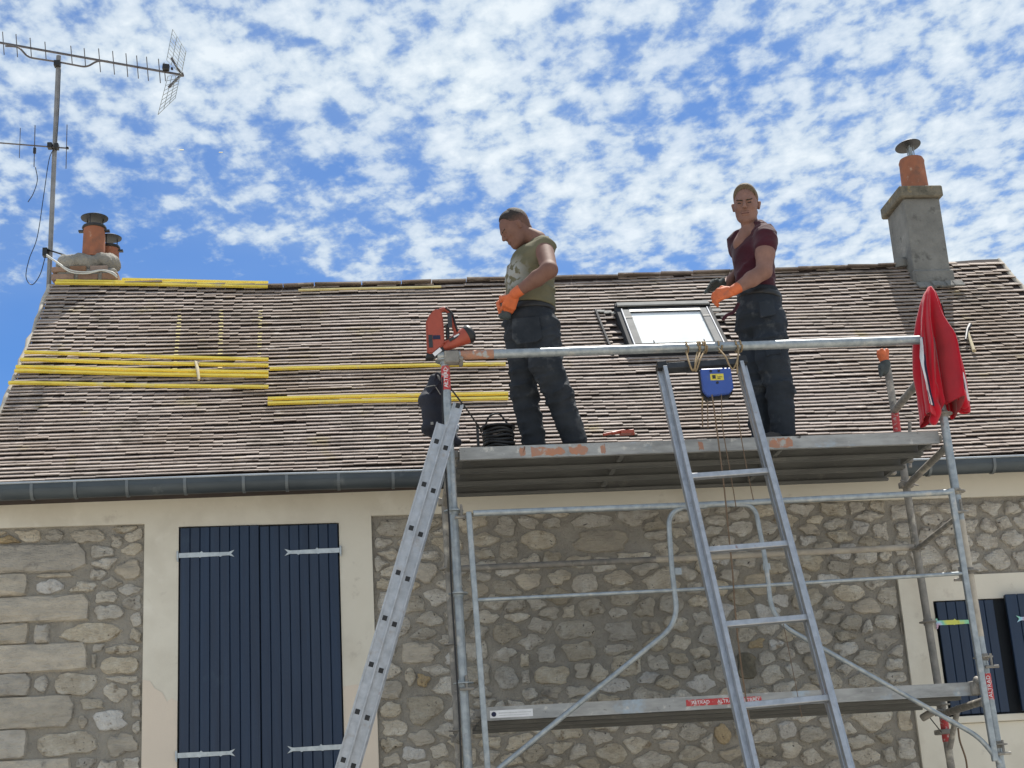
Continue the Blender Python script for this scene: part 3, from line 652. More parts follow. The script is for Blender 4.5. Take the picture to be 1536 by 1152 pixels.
# ---- surface-net modelling of soft shapes
def cap(a, b, ra, rb=None, n=None, f=1.): return (Vector(a), Vector(b), ra, ra if rb is None else rb, n, f)
def field(P, prims, k):
    D = None
    for a, b, ra, rb, n, f in prims:
        a = np.array(a); b = np.array(b); p = P
        if n is not None:
            n = np.array(n)/np.linalg.norm(n); p = P+((P-a)@n)[..., None]*n*(f-1); b = b+((b-a)@n)*n*(f-1)
        ab = b-a; L = max(ab@ab, 1e-9); t = np.clip((p-a)@ab/L, 0, 1)
        d = np.linalg.norm(p-a-t[..., None]*ab, axis=-1)-(ra+(rb-ra)*t)
        if D is None: D = d
        else:
            h = np.clip(.5+.5*(D-d)/k, 0, 1); D = D+(d-D)*h-k*h*(1-h)
    return D
def soft(name, prims, m_, parent, res=.01, k=.02, cuts=(), disp=None, carve=(), ragged=0.):
    pts = np.array([[*p[0]] for p in prims]+[[*p[1]] for p in prims]); rm = max(max(p[2], p[3]) for p in prims)+.03
    lo = pts.min(0)-rm; hi = pts.max(0)+rm
    nn = np.ceil((hi-lo)/res).astype(int)+1
    g = [lo[i]+res*np.arange(nn[i]) for i in range(3)]
    P = np.stack(np.meshgrid(*g, indexing='ij'), -1)
    D = field(P, prims, k)
    if disp is not None: D = D+disp(P)
    rg_n = ragged*(np.sin(P[..., 0]*210+2*np.sin(P[..., 2]*90))*np.sin(P[..., 1]*190+P[..., 2]*160)+.6*np.sin(P[..., 0]*95+P[..., 1]*80)) if ragged else 0
    for p0, n in cuts: D = np.maximum(D, (P-np.array(p0))@(np.array(n)/np.linalg.norm(n))+rg_n)
    for c in carve:
        e = field(P, c, .01); D = np.maximum(D, -e)
    ins = D < 0
    nx_, ny_, nz_ = (s-1 for s in D.shape)
    num = np.zeros((nx_, ny_, nz_)); acc = np.zeros((nx_, ny_, nz_, 3))
    offs = [(i, j, l) for i in (0, 1) for j in (0, 1) for l in (0, 1)]
    for a in offs:
        for ax in range(3):
            if a[ax]: continue
            b = list(a); b[ax] = 1
            da = D[a[0]:a[0]+nx_, a[1]:a[1]+ny_, a[2]:a[2]+nz_]; db = D[b[0]:b[0]+nx_, b[1]:b[1]+ny_, b[2]:b[2]+nz_]
            cr_ = (da < 0) != (db < 0); t = np.where(cr_, da/np.where(cr_, da-db, 1), 0)
            num += cr_
            for c in range(3): acc[..., c] += np.where(cr_, a[c]+(t if c == ax else 0), 0)
    act = num > 0; idx = -np.ones(act.shape, int); ii = np.argwhere(act); idx[act] = np.arange(len(ii))
    V = (ii+acc[act]/num[act][:, None])*res+lo
    F = []
    for ax in range(3):
        o1, o2 = [q for q in range(3) if q != ax]
        sl0 = [slice(1, -1)]*3; sl0[ax] = slice(0, -1); sl1 = list(sl0); sl1[ax] = slice(1, None)
        a = ins[tuple(sl0)]; b = ins[tuple(sl1)]; q = np.argwhere(a != b)
        if not len(q): continue
        q = q+np.array([0 if i == ax else 1 for i in range(3)]); fl = ins[q[:, 0], q[:, 1], q[:, 2]]
        e1 = np.zeros(3, int); e1[o1] = 1; e2 = np.zeros(3, int); e2[o2] = 1
        c = [q-e1-e2, q-e2, q, q-e1]; W_ = np.stack([idx[x[:, 0], x[:, 1], x[:, 2]] for x in c], 1)
        flip = fl if ax != 1 else ~fl
        W_[~flip] = W_[~flip][:, ::-1]; F.append(W_)
    F = np.concatenate(F); F = F[(F >= 0).all(1)]
    me = bpy.data.meshes.new(name); me.from_pydata(V.tolist(), [], F.tolist())
    # one light smoothing pass
    bm = bmesh.new(); bm.from_mesh(me); bmesh.ops.smooth_vert(bm, verts=bm.verts, factor=.5, use_axis_x=True, use_axis_y=True, use_axis_z=True)
    bmesh.ops.recalc_face_normals(bm, faces=bm.faces); bm.to_mesh(me); bm.free()
    return link(name, me, m_, parent, smooth=180)

# ---- left chimney
def chimney_left():
    c = MB(); c.box(-2.56, -2.06, 12.24, 12.62, 6.0, 6.52); st = c.build('chimney', MT['stack'], house, bevel=.02)
    bl = [(-2.60, -2.40, 6.40, 6.46), (-2.60, -2.46, 6.475, 6.525), (-2.45, -2.30, 6.47, 6.53), (-2.38, -2.20, 6.395, 6.455), (-2.28, -2.12, 6.47, 6.53), (-2.18, -2.03, 6.39, 6.46)]
    for a, b, z0, z1 in bl:
        q = MB(); q.box(a, b-.012, 12.225, 12.32, z0+.01, z1+.005); q.build('brick', MT['brick'], st, bevel=.006)
    def dd(P): return .012*np.sin(P[..., 0]*37+P[..., 2]*20)*np.sin(P[..., 1]*31+1)+.006*np.sin(P[..., 0]*90+P[..., 1]*70+P[..., 2]*50)
    soft('mortar_cap', [cap((-2.47, 12.34, 6.59), (-2.16, 12.36, 6.60), .115, .115, (0, 0, 1), 1.3), cap((-2.42, 12.46, 6.62), (-2.2, 12.46, 6.64), .13, .12, (0, 0, 1), 1.4)], MT['stack'], st, .014, .05, disp=dd)
    for (x, y, z, r, h) in ((-2.275, 12.36, 6.65, .098, .285), (-2.17, 12.54, 6.62, .085, .20)):
        p = MB(); p.lathe((x, y, z), (0, 0, 1), [(0, r), (.02, r), (h-.02, r*.93), (h, r*.95), (h, r*.75)], 26); p.build('chimney_pot', MT['terracotta'], st, 40)
        k = MB(); k.lathe((x, y, z+h-.01), (0, 0, 1), [(0, r*1.0), (.01, r*1.08), (.025, r*1.02), (.03, r*.6)], 26); k.box(x-r*1.35, x+r*1.35, y-.02, y+.02, z+h-.035, z+h-.02); k.build('cowl_collar', MT['dark_metal'], st, 40)
        for a in (.6, 2.6, 4.4): MB().tube([(x+r*.8*math.cos(a), y+r*.8*math.sin(a), z+h), (x+r*.8*math.cos(a), y+r*.8*math.sin(a), z+h+.09)], .005, 6).build('cowl_stem', MT['dark_metal'], st)
        d = MB(); d.lathe((x, y, z+h+.09), (0, 0, 1), [(0, r*1.18), (.008, r*1.2), (.022, r*.9), (.034, r*.3), (.036, 0)], 30); d.build('cowl', MT['dark_metal'], st, 40)
chimney_left()
wc_ = MB(); pts = [at(70, 382, 12.3), at(84, 392, 12.2), at(105, 405, 12.19), at(130, 408, 12.19), at(152, 405, 12.19), at(168, 408, 12.19), at(176, 414, 12.2)]
wc_.tube(spline(pts), .006, 7); pts2 = [p+Vector((.0, 0, -.012+.006*math.sin(i*2))) for i, p in enumerate(pts)]; wc_.tube(spline(pts2), .006, 7)
tag(wc_.build('aerial_cable', MT['cable_w'], None, 170), 'white cable wrapped round the low left chimney from the antenna mast', 'cable')

# ------------------------------------------------------------------ yellow battens on the roof
BL = [((182, 420, 402, 427), 'yellow batten along the ridge, uppermost of three beside the left chimney'), ((84, 424, 402, 432), 'yellow batten along the ridge, middle one of three under the left chimney'),
      ((83, 430, 402, 438), 'yellow batten along the ridge, lowest of three under the left chimney'),
      ((38, 531, 403, 542), 'yellow batten at mid slope on the left, topmost of the five below the ridge'), ((32, 542, 403, 551), 'second yellow batten from the top of the mid slope group on the left'),
      ((25, 553, 403, 561), 'yellow batten at mid slope on the left, upper one of the touching pair'), ((23, 559, 403, 567), 'yellow batten at mid slope on the left, lower one of the touching pair'),
      ((14, 577, 403, 583), 'yellow batten lowest of the left mid slope group, set apart below the touching pair'),
      ((448, 446, 662, 444), 'short pale batten just under the ridge left of the man in olive'), ((405, 556, 758, 549), 'single yellow batten at mid slope running right behind the nail gun pole'),
      ((402, 601, 762, 593), 'lower yellow batten pair by the backpack, upper of the two'), ((402, 608, 762, 600), 'lower yellow batten pair by the backpack, lower of the two')]
for i, ((xa, ya, xb, yb), lab) in enumerate(BL):
    if i < 3: A, B = [(at(x_, y_, 12.2).x, 1.004-.011*i) for x_, y_ in ((xa, ya), (xb, yb))]
    elif i == 8: A, B = [(at(x_, y_, 12.15).x, .955) for x_, y_ in ((xa, ya), (xb, yb))]
    else: A = onroof(xa, ya, .03); B = onroof(xb, yb, .03)
    ps_ = []
    for k in range(13):
        t = k/12; ps_.append(roofp(A[0]+(B[0]-A[0])*t, min(A[1]+(B[1]-A[1])*t, 1.01), .036)[0])
    ps_ = [p.lerp(ps_[0].lerp(ps_[-1], k/12)+Vector((0, -.004, .004)), .55) for k, p in enumerate(ps_)]
    q = MB(); q.tube(ps_, .0145 if i not in (8,) else .010, 4, ph=.3); tag(q.build('batten', MT['yellow_pale'] if i == 8 else MT['yellow']), lab, 'batten', 'yellow battens lying along the tiled roof')
# hook rope / bit of wood over the battens
q = MB(); q.tube([roofp(*onroof(294, 545, .06), .06)[0], roofp(*onroof(297, 556, .06), .065)[0], roofp(*onroof(299, 571, .05), .045)[0]], [.010, .014, .010], 7)
q.tube([roofp(*onroof(292, 543, .06), .05)[0], roofp(*onroof(299, 548, .06), .06)[0]], .008, 6)
tag(q.build('wood_offcut', MT['wood'], None, 40), 'small pale wood offcut standing across the yellow battens', 'offcut')
# hammer on the roof at right
P0 = lambda x, y, h=.05: roofp(*onroof(x, y, h), h)[0]
hm = thing('hammer', P0(1452, 512, .03), 'hammer with pale yellow handle lying on the tiles right of the red jacket', 'hammer')
q = MB(); q.tube([P0(1449, 500), P0(1459, 528, .04)], [.012, .015], 8); q.build('handle', MT['wood'], hm, 40)
q = MB(); q.tube([P0(1452, 490, .06), P0(1448, 497, .06), P0(1446, 512, .05)], [.018, .014, .011], 8); q.build('head', MT['dark_metal'], hm, 40)

# ------------------------------------------------------------------ antenna mast
AY = 12.5
mast = thing('antenna_mast', (-2.68, AY, 6.0), 'steel mast with television antennas beside the left chimney', 'antenna')
q = MB(); q.tube([at(71, 480, AY), at(88, 84, AY)], .021, 12); q.build('pole', MT['mast'], mast, 40)
q = MB(); bA, bB = at(0, 64, AY), at(276, 113, AY); bA = bA+(bA-bB)*.08; q.beam(bA, bB, (0, .008, 0), (0, 0, .008)); q.build('boom', MT['ant'], mast)
ax = (bB-bA).normalized()
tilt = Vector((.10, .93, .35)).normalized()
for px_1, top, bot in ((5, 46, 82), (25, 48, 84), (46, 50, 82), (68, 57, 85), (107, 61, 91), (127, 64, 94), (149, 67, 104), (170, 71, 108), (190, 75, 112), (206, 78, 114), (221, 80, 118), (239, 83, 121), (247, 90, 119)):
    t = (px_1-0)/276; c = at(0, 64, AY).lerp(at(276, 113, AY), t); L = (bot-top)/2/176*1.0
    dv = Vector((-.035*(1 if px_1 < 100 else 1.4), -.30, .94)).normalized() * L*1.03
    q = MB(); q.tube([c-dv, c+dv], .0045, 6); q.build('element', MT['ant'], mast)
q = MB(); q.tube(arc_path([at(8, 69, AY-.02), at(28, 70, AY-.02), at(42, 86, AY-.02), at(88, 93, AY-.02), at(130, 101, AY-.02), at(146, 91, AY-.02), at(162, 92, AY-.02)], .05), .009, 8); q.build('support_arm', MT['ant'], mast, 60)
q = MB(); q.obox(at(86, 96, AY-.02), (.028, 0, 0), (0, .03, 0), (0, 0, .028)); q.build('clamp', MT['black'], mast, bevel=.004)
q = MB(); q.obox(at(249, 101, AY-.03), (.030, 0, -.004), (0, .025, 0), (.003, 0, .026)); q.obox(at(258, 103, AY-.03), (.010, 0, 0), (0, .015, 0), (0, 0, .010)); q.build('dipole_box', MT['black'], mast, bevel=.004)
for cs, nm in (((258, 45, 279, 77, 273, 113, 250, 92), 0), ((252, 115, 268, 113, 262, 145, 237, 171), 1)):
    # corner reflector half: grid of thin rods between two side rods, receding in depth
    if nm == 0: a, b, c, d = at(272, 112, AY-.18), at(279, 77, AY-.28), at(259, 44, AY+.28), at(250, 90, AY+.18)
    else: a, b, c, d = at(270, 113, AY-.18), at(263, 147, AY-.28), at(237, 172, AY+.28), at(252, 114, AY+.18)
    q = MB()
    for k in range(9):
        t = k/8; q.tube([a.lerp(b, t), d.lerp(c, t)], .0028, 5)
    for k in range(4):
        t = k/3; q.tube([a.lerp(d, t), b.lerp(c, t)], .0028, 5)
    q.build('reflector', MT['ant_mesh'], mast)
q = MB(); e = at(272, 112, AY); q.beam(e, at(257, 87, AY), (0, .01, 0), (.008, 0, .004)); q.beam(e, at(253, 131, AY), (0, .01, 0), (.008, 0, -.004)); q.obox(e, (.02, 0, 0), (0, .02, 0), (0, 0, .012)); q.build('reflector_bracket', MT['ant'], mast)
q = MB(); q.tube([at(-30, 212, AY-.03), at(103, 222.5, AY-.03)], .007, 8); q.build('lower_boom', MT['ant'], mast)
for px_1, y0, y1, rr in ((30, 192, 237, .0035), (52, 188, 250, .0045), (100, 187, 253, .004)):
    q = MB(); q.tube([at(px_1+.6, y0, AY-.03), at(px_1-1, y1, AY-.03)], rr, 6); q.build('element', MT['ant'], mast)
q = MB(); q.obox(at(52, 226, AY-.03), (.012, 0, 0), (0, .012, 0), (0, 0, .028)); q.build('clamp', MT['black'], mast, bevel=.003); q = MB(); q.obox(at(75, 219, AY-.03), (.02, 0, 0), (0, .03, 0), (0, 0, .025)); q.obox(at(85, 220, AY-.03), (.018, 0, 0), (0, .03, 0), (0, 0, .025)); q.build('clamp', MT['black'], mast, bevel=.003); q = MB(); q.obox(at(101, 222, AY-.03), (.012, 0, 0), (0, .012, 0), (0, 0, .01)); q.build('clamp', MT['black'], mast, bevel=.003)
q = MB(); q.obox(at(68, 379, AY-.03), (.020, 0, 0), (0, .03, 0), (0, 0, .038)); q.tube([at(70, 374, AY), at(98, 383, AY-.2)], .008, 8); q.build('mast_bracket', MT['black'], mast, bevel=.002)
q = MB(); q.tube(spline([at(53, 250, AY-.03), at(56, 270, AY-.03), at(50, 290, AY-.03), at(42, 303, AY-.03)]), .004, 6)
q.tube(spline([at(91, 100, AY-.03), at(88, 170, AY-.03), at(84, 215, AY-.03), at(74, 238, AY-.03), at(66, 290, AY-.03), at(56, 355, AY-.03), at(44, 388, AY-.03), at(39, 415, AY-.03), at(48, 427, AY-.03), at(60, 412, AY-.03), at(68, 385, AY-.03)]), .004, 6); q.build('cable', MT['dark_metal'], mast, 170)

# ------------------------------------------------------------------ scaffold
SF, SB = 8.60, 9.69
scaf = thing('scaffold', (2.06, 9.15, 0), 'galvanised tube scaffold with two steel decks along the house wall', 'scaffold')
DZ = 3.87
poles = {'fl': ((.548, SF), (.505, SF), 4.47), 'fr': ((3.615, SF), (3.545, SF), 4.60), 'bl': ((.56, SB), (.52, SB), 3.80), 'br': ((3.75, SB), (3.655, SB), 4.66)}
def polex(k, z): a, b, zt = poles[k]; return a[0]+(b[0]-a[0])*(z/4.5)
for k, (a, b, zt) in poles.items():
    z0 = 0; m_ = MT['galv_old'] if k in ('br', 'bl') else MT['galv']
    q = MB(); q.tube([(polex(k, z), a[1], z) for z in np.linspace(z0, zt, 8)], .0255, 16); po = q.build('pole', m_, scaf, 40)
    if k in ('fl', 'fr'):
        q = MB(); q.tube([(polex(k, z), a[1], z) for z in (0, .03)], .07, 12); q.build('base_plate', MT['galv'], po)
    for z in ((4.40, 3.965, 3.475, 2.99, 2.48, 1.98, 1.48) if k[0] == 'f' else (3.33, 2.84, 2.30, 1.8)):
        if z > zt or (k == 'fr' and z > 4.2): continue
        q = MB(); x = polex(k, z); q.lathe((x, a[1], z-.005), (0, 0, 1), [(0, .032), (.002, .058), (.009, .058), (.011, .032)], 14)
        q.tube([(x, a[1], z-.02), (x, a[1], z+.02)], .031, 14); q.build('rosette', m_ if k != 'fr' else MT['galv_old'], po, 40)
    if k == 'fr':
        q = MB(); q.tube([(polex(k, z), a[1], z) for z in np.linspace(2.6, 3.3, 4)], .0262, 16, False); q.build('cement_splash', MT['cement_tube'], po, 40)
    # stickers
    for z in {'fl': (4.29,), 'fr': (2.31, ), 'br': (4.22, 2.14)}.get(k, ()):
        x = polex(k, z); q = MB(); q.tube([(x, a[1], z-.075), (x, a[1], z+.075)], .0268, 16, False); s_ = q.build('red_sticker', MT['red_label'], po, 40)
def text(s, h, loc, ux, uz, m_, parent, name='lettering'):
    cu = bpy.data.curves.new('t', 'FONT'); cu.body = s; cu.size = h*1.4; cu.align_x = 'CENTER'; cu.align_y = 'CENTER'; cu.resolution_u = 2; cu.extrude = .0006
    ob = bpy.data.objects.new('t', cu); C.objects.link(ob); bpy.context.view_layer.update()
    me = bpy.data.meshes.new_from_object(ob.evaluated_get(bpy.context.evaluated_depsgraph_get())); bpy.data.objects.remove(ob); bpy.data.curves.remove(cu)
    ux, uz = Vector(ux).normalized(), Vector(uz).normalized(); n = ux.cross(uz)
    me.transform(Matrix((ux, uz, n)).transposed().to_4x4()); me.transform(Matrix.Translation(loc)); me.materials.clear()
    me.name = name; return link(name, me, m_, parent)
for k, z in (('fl', 4.29), ('fr', 2.31)):
    text('ALTRAD', .024, (polex(k, z), SF-.0275, z), (0, 0, 1), (-1, 0, 0), MT['white'], scaf)
# rails
def rail(a, b, r, m_, name='rail', mid=None):
    q = MB(); q.tube([a, b] if mid is None else [a, mid, b], r, 14); return q.build(name, m_, scaf, 40)
rail((.46, SF-.03, 4.425), (3.462, SF-.03, 4.44), .028, MT['galv'], 'guard_rail')
q = MB(); q.tube([(.60, SF-.03, 4.4255), (.80, SF-.03, 4.4265)], .0284, 14, False); q.build('paint_wear', MT['rust_paint'], scaf, 40)
q = MB(); q.obox((.545, SF-.03, 4.41), (.045, 0, 0), (0, .04, 0), (0, 0, .036)); q.tube([(.60, SF-.07, 4.40), (.60, SF+.0, 4.37)], .016, 8); q.build('coupler', MT['galv_old'], scaf, bevel=.008)
rail((polex('bl', 3.33), SB, 3.33), (1.9, SB, 3.335), .021, MT['galv_old'], 'ledger'); rail((1.9, SB, 3.335), (polex('br', 3.33), SB, 3.345), .0215, MT['cement_tube'], 'ledger')
rail((polex('br', 3.33), SB, 3.33), (polex('fr', 3.33), SF, 3.33), .017, MT['galv_old'], 'transom'); rail((polex('bl', 3.33), SB, 3.33), (polex('fl', 3.33), SF, 3.33), .02, MT['galv_old'], 'transom')
rail((polex('br', 4.3), SB, 4.30), (polex('fr', 4.3), SF, 4.30), .026, MT['galv_old'], 'side_rail')
rail((3.70, SB-.15, 4.18), (3.66, SB-.15, 3.86), .012, MT['galv_old'], 'hook_post')
# decks: three pressed steel planks each
def plank(y0, y1, zt, x0, x1, m_front, holes):
    mp = MT['plank_under']; h = .075; pl = thing_part = None
    q = MB(); cuts = sorted(set([x0+.02, x1-.02]+[v for hx, hy in holes for v in (hx-.006, hx+.006)])); hr = sorted(set(hy for hx, hy in holes))
    ys = [y0+.003]+[v for hy in hr for v in (hy-.006, hy+.006)]+[y1-.003]
    for j in range(len(ys)-1):
        if j % 2 == 1:
            hx = sorted(a for a, b in holes if abs(b-(ys[j]+.006)) < 1e-6); xs = [x0+.02]+[v for a in hx for v in (a-.006, a+.006)]+[x1-.02]
            for i in range(0, len(xs)-1, 2): q.box(xs[i], xs[i+1], ys[j], ys[j+1], zt-.003, zt)
        else: q.box(x0+.02, x1-.02, ys[j], ys[j+1], zt-.003, zt)
    for k in (.3, .7):                                     # rolled ribs under the plate
        yy = y0+(y1-y0)*k; q.prism([(-.014, 0), (-.006, -.009), (.006, -.009), (.014, 0)], (x0+.03, yy, zt-.0035), (0, 1, 0), (0, 0, 1), (x1-x0-.06, 0, 0))
    p = q.build('plank', mp, scaf)
    for yy, sgn in ((y0, 1), (y1, -1)):
        q = MB(); q.box(x0, x1, min(yy, yy+sgn*.003), max(yy, yy+sgn*.003), zt-h, zt+.001); q.box(x0, x1, min(yy+sgn*.003, yy+sgn*.030), max(yy+sgn*.003, yy+sgn*.030), zt-h, zt-h+.003)
        q.box(x0, x1, min(yy+sgn*.027, yy+sgn*.030), max(yy+sgn*.027, yy+sgn*.030), zt-h+.003, zt-h+.018)
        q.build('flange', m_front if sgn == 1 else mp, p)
    for xx in (x0, x0+(x1-x0)*.335, x0+(x1-x0)*.67, x1-.028):
        q = MB(); q.box(xx, xx+.028, y0+.031, y1-.031, zt-.05, zt-.0135); q.build('cross_rib', mp, p)
    for xx in (x0-.02, x1+.02):
        for ya in (y0+.05, y1-.09): MB().box(xx-.022, xx+.022, ya, ya+.04, zt-.05, zt-.005).build('hook', MT['galv_old'], p, bevel=.006)
    return p
for zt, xa, xb in ((DZ, .57, 3.525), (2.345, .63, 3.545)):
    for j in range(3):
        y0 = SF+.045+j*.335; hs = []
        if zt == DZ: hs = [(xa+u, y0+.07+.085*(k % 3)*1.0) for k, u in enumerate((.53, .53, 1.0, 1.72, 2.10, 2.27, 2.35, 2.44, 2.62, 2.7))] if j == 0 else [(xa+.9, y0+.08), (xa+2.3, y0+.08)]
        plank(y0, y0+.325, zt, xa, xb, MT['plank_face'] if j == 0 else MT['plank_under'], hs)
# cross beams carrying the decks
for zt in (DZ, 2.345):
    for kf, kb in (('fl', 'bl'), ('fr', 'br')):
        q = MB(); z = zt-.105; s = -1 if kf == 'fr' else 1; q.tube([(polex(kf, z)-.0*s, SF, z), (polex(kb, z), SB, z)], .0235, 12); q.build('transom', MT['galv_old'], scaf, 40)
        q = MB(); q.obox((polex(kb, z), SB, z+.01), (.045, 0, 0), (0, .03, 0), (0, 0, .02)); q.tube([(polex(kb, z)-.06, SB-.06, z+.03), (polex(kb, z)+.07, SB-.05, z-.01)], .007, 6); q.build('coupler', MT['galv_old'], scaf, bevel=.005)
for x0, x1 in ((.93, .965), (1.0, 1.205), (1.23, 1.34), (2.455, 2.60), (2.02, 2.05), (1.42, 1.45)):
    pl = []
    for k in range(9): pl.append((x0+(x1-x0)*k/8, DZ-.072+random.uniform(0, .014)*(1+(k in (0, 8)))))
    for k in range(8, -1, -1): pl.append((x0+(x1-x0)*k/8+random.uniform(-.006, .006), DZ-.003-random.uniform(0, .02)*(1+(k in (0, 8)))))
    MB().prism(pl, (0, SF+.0447, 0), (1, 0, 0), (0, 0, 1), (0, -.0012, 0)).build('paint_wear', MT['rust_paint'], scaf)
q = MB(); q.box(3.49, 3.56, SF+.02, SF+.10, 2.27, 2.35); q.tube([(3.52, SF+.04, 2.36), (3.56, SF+.0, 2.33), (3.57, SF-.0, 2.27), (3.54, SF+.03, 2.2)], .025, 10); q.build('deck_clamp', MT['galv_old'], scaf, 50, bevel=.01)
# maker's stickers on the lower deck
dy = SF+.0445
pa, pb_ = at(1030, 1063, dy), at(1143, 1057, dy)
q = MB(); q.box(pa.x, pb_.x, dy-.0015, dy-.0003, 2.292, 2.328); q.build('red_sticker', MT['red_label'], scaf)
text('ALTRAD', .020, ((pa.x+.085), dy-.0022, 2.310), (1, 0, 0), (0, 0, 1), MT['white'], scaf)
text('ALTRAD', .020, ((pa.x+.235), dy-.0022, 2.310), (1, 0, 0), (0, 0, 1), MT['white'], scaf)
text('ALTRAD', .020, ((pa.x+.375), dy-.0022, 2.310), (1, 0, 0), (0, 0, 1), MT['white'], scaf)
pa = at(735, 1074, dy); q = MB(); q.box(pa.x, pa.x+.245, dy-.0015, dy-.0003, 2.283, 2.325); q.build('white_sticker', MT['white'], scaf)
q = MB(); q.tube([(pa.x+.022, dy-.0012, 2.304), (pa.x+.022, dy-.0024, 2.304)], .014, 16); q.build('sticker_logo', MT['navy'], scaf)
q = MB(); q.box(pa.x+.05, pa.x+.235, dy-.0022, dy-.0014, 2.306, 2.312); q.box(pa.x+.05, pa.x+.22, dy-.0022, dy-.0014, 2.294, 2.298); q.build('sticker_print', mat('grey_print', (.45, .46, .48), (.6, .6, .6), .6, 0, 90), scaf)
# advance guard frame hung on the front poles
GY = SF-.075
gf = thing_ = MB()
def g2(x, y): return at(x, y, GY)
q = MB(); a, b = g2(703, 768), g2(738, 1240); q.beam(a, b, (.016, 0, 0), (0, .016, 0)); q.build('guard_frame_upright', MT['galv'], scaf, bevel=.004)
q = MB(); a, b = g2(1426, 733), g2(1493, 1142); q.beam(a, b, (.017, 0, 0), (0, .016, 0)); q.build('guard_frame_upright', MT['galv'], scaf, bevel=.004)
def gt(pts, r, rad=.09):
    q = MB(); q.tube(arc_path([g2(*p) for p in pts], rad, 8), r, 12); q.build('guard_frame_tube', MT['galv'], scaf, 50)
gt([(710, 770), (1060, 757), (1428, 738)], .0185); gt([(716, 900), (1080, 882), (1445, 860)], .0115)
gt([(1060, 759), (1002, 764), (1008, 860), (1018, 934), (748, 1153), (735, 1164)], .0155, .14)
gt([(1090, 757), (1132, 757), (1150, 850), (1158, 930), (1470, 1106), (1500, 1145)], .0145, .14)
for (px, py) in ((1012, 857), (1145, 850)):
    q = MB(); q.obox(g2(px+5, py), (.022, 0, 0), (0, .004, 0), (0, 0, .022)); q.build('gusset', MT['galv'], scaf, bevel=.008)
for px, py in ((692, 768), (1442, 760), (700, 1025), (1487, 992), (1505, 1122), (1440, 862)):
    c = at(px, py, SF-.045); q = MB(); q.tube([c+Vector((0, 0, .045)), c-Vector((0, 0, .03))], .008, 8); q.tube([c-Vector((.04, 0, .03)), c+Vector((.04, -.0, -.03))], .009, 8); q.build('guard_hook', MT['galv_old'], scaf, 40)
# brace and clamp cluster behind the right end of the lower deck
q = MB(); q.tube([at(1437, 1060, SB-.25), at(1425, 1122, SB-.1)], .018, 10); q.build('brace', MT['galv_old'], scaf, 40)
q = MB(); q.tube([at(1382, 1078, SB-.3), at(1402, 1066, SB-.35)], .025, 10); q.obox(at(1416, 1098, SB), (.05, 0, 0), (0, .05, 0), (0, 0, .016)); q.build('coupler', MT['galv_old'], scaf, 40, bevel=.006)
q = MB(); q.tube([at(1388, 1068, SB-.33), at(1412, 1098, SB-.05)], .004, 6); q.build('wire', MT['black'], scaf)
q = MB(); q.tube(spline([at(1437, 1092, SB-.1), at(1440, 1112, SB-.1), at(1449, 1140, SB-.1), at(1452, 1170, SB-.1)]), .006, 6); tag(q.build('hanging_cord', MT['rope_dark'], None, 170), 'brown cord hanging under the right end of the lower deck', 'cord')

# ------------------------------------------------------------------ side ladder (two sections, seen edge on)
lad = thing('extension_ladder', (at(505, 1152, 8.3).x-.5, 8.2, 0), 'aluminium extension ladder leaning against the left end of the scaffold', 'ladder')
LY = 8.36
h1 = [(654.7, 662.8), (636.5, 727), (617, 791), (597, 858), (577.6, 925.6), (557, 996), (536.6, 1066.8), (515, 1140)]
a, b = at(*h1[0], LY), at(*h1[-1], LY); dl = (a-b).normalized(); sp = (a-b).length/7; nl = Vector((dl.z, 0, -dl.x))
c0 = b; 
def section(off, shift, t0, t1, name):
    dY = 0 if name == 'a' else .03
    for yy in (LY+dY, LY+.42+dY):
        A = c0+nl*off+dl*t0; B = c0+nl*off+dl*t1; A.y = B.y = yy
        q = MB(); q.beam(A, B, nl*.028, (0, .012, 0)); ro_ = q.build('rail', MT['alu'], lad, bevel=.004)
        q = MB(); q.beam(A+nl*.027+Vector((0, -.017, 0)), B+nl*.027+Vector((0, -.017, 0)), nl*.0045, (0, .006, 0)); q.beam(A-nl*.027+Vector((0, -.017, 0)), B-nl*.027+Vector((0, -.017, 0)), nl*.0045, (0, .006, 0)); q.build('rail_edge', MT['alu'], ro_)
    k = int(math.ceil((t0-shift)/sp))
    while k*sp+shift < t1:
        p = c0+nl*off+dl*(k*sp+shift)
        q = MB(); q.beam(Vector((p.x, LY+.01+dY, p.z)), Vector((p.x, LY+.41, p.z)), dl*.015, nl*.015); rr = q.build('rung', MT['alu'], lad)
        q = MB(); q.obox((p.x, LY-.013+dY, p.z), dl*.014, nl*.013, (0, .0015, 0)); q.build('rung_end', MT['black'], rr, bevel=.002)
        k += 1
bz = -c0.z/dl.z
section(0, 0, bz, (at(657, 640, LY)-c0).length+.02, 'a'); 
off2 = (at(590.6, 933.4, LY)-at(577.6, 925.6, LY)).dot(nl); sh2 = (at(590.6, 933.4, LY)-at(577.6, 925.6, LY)).dot(dl)
section(max(off2, .060), sh2, bz, (at(690, 600, LY)-c0).length-.02, 'b')

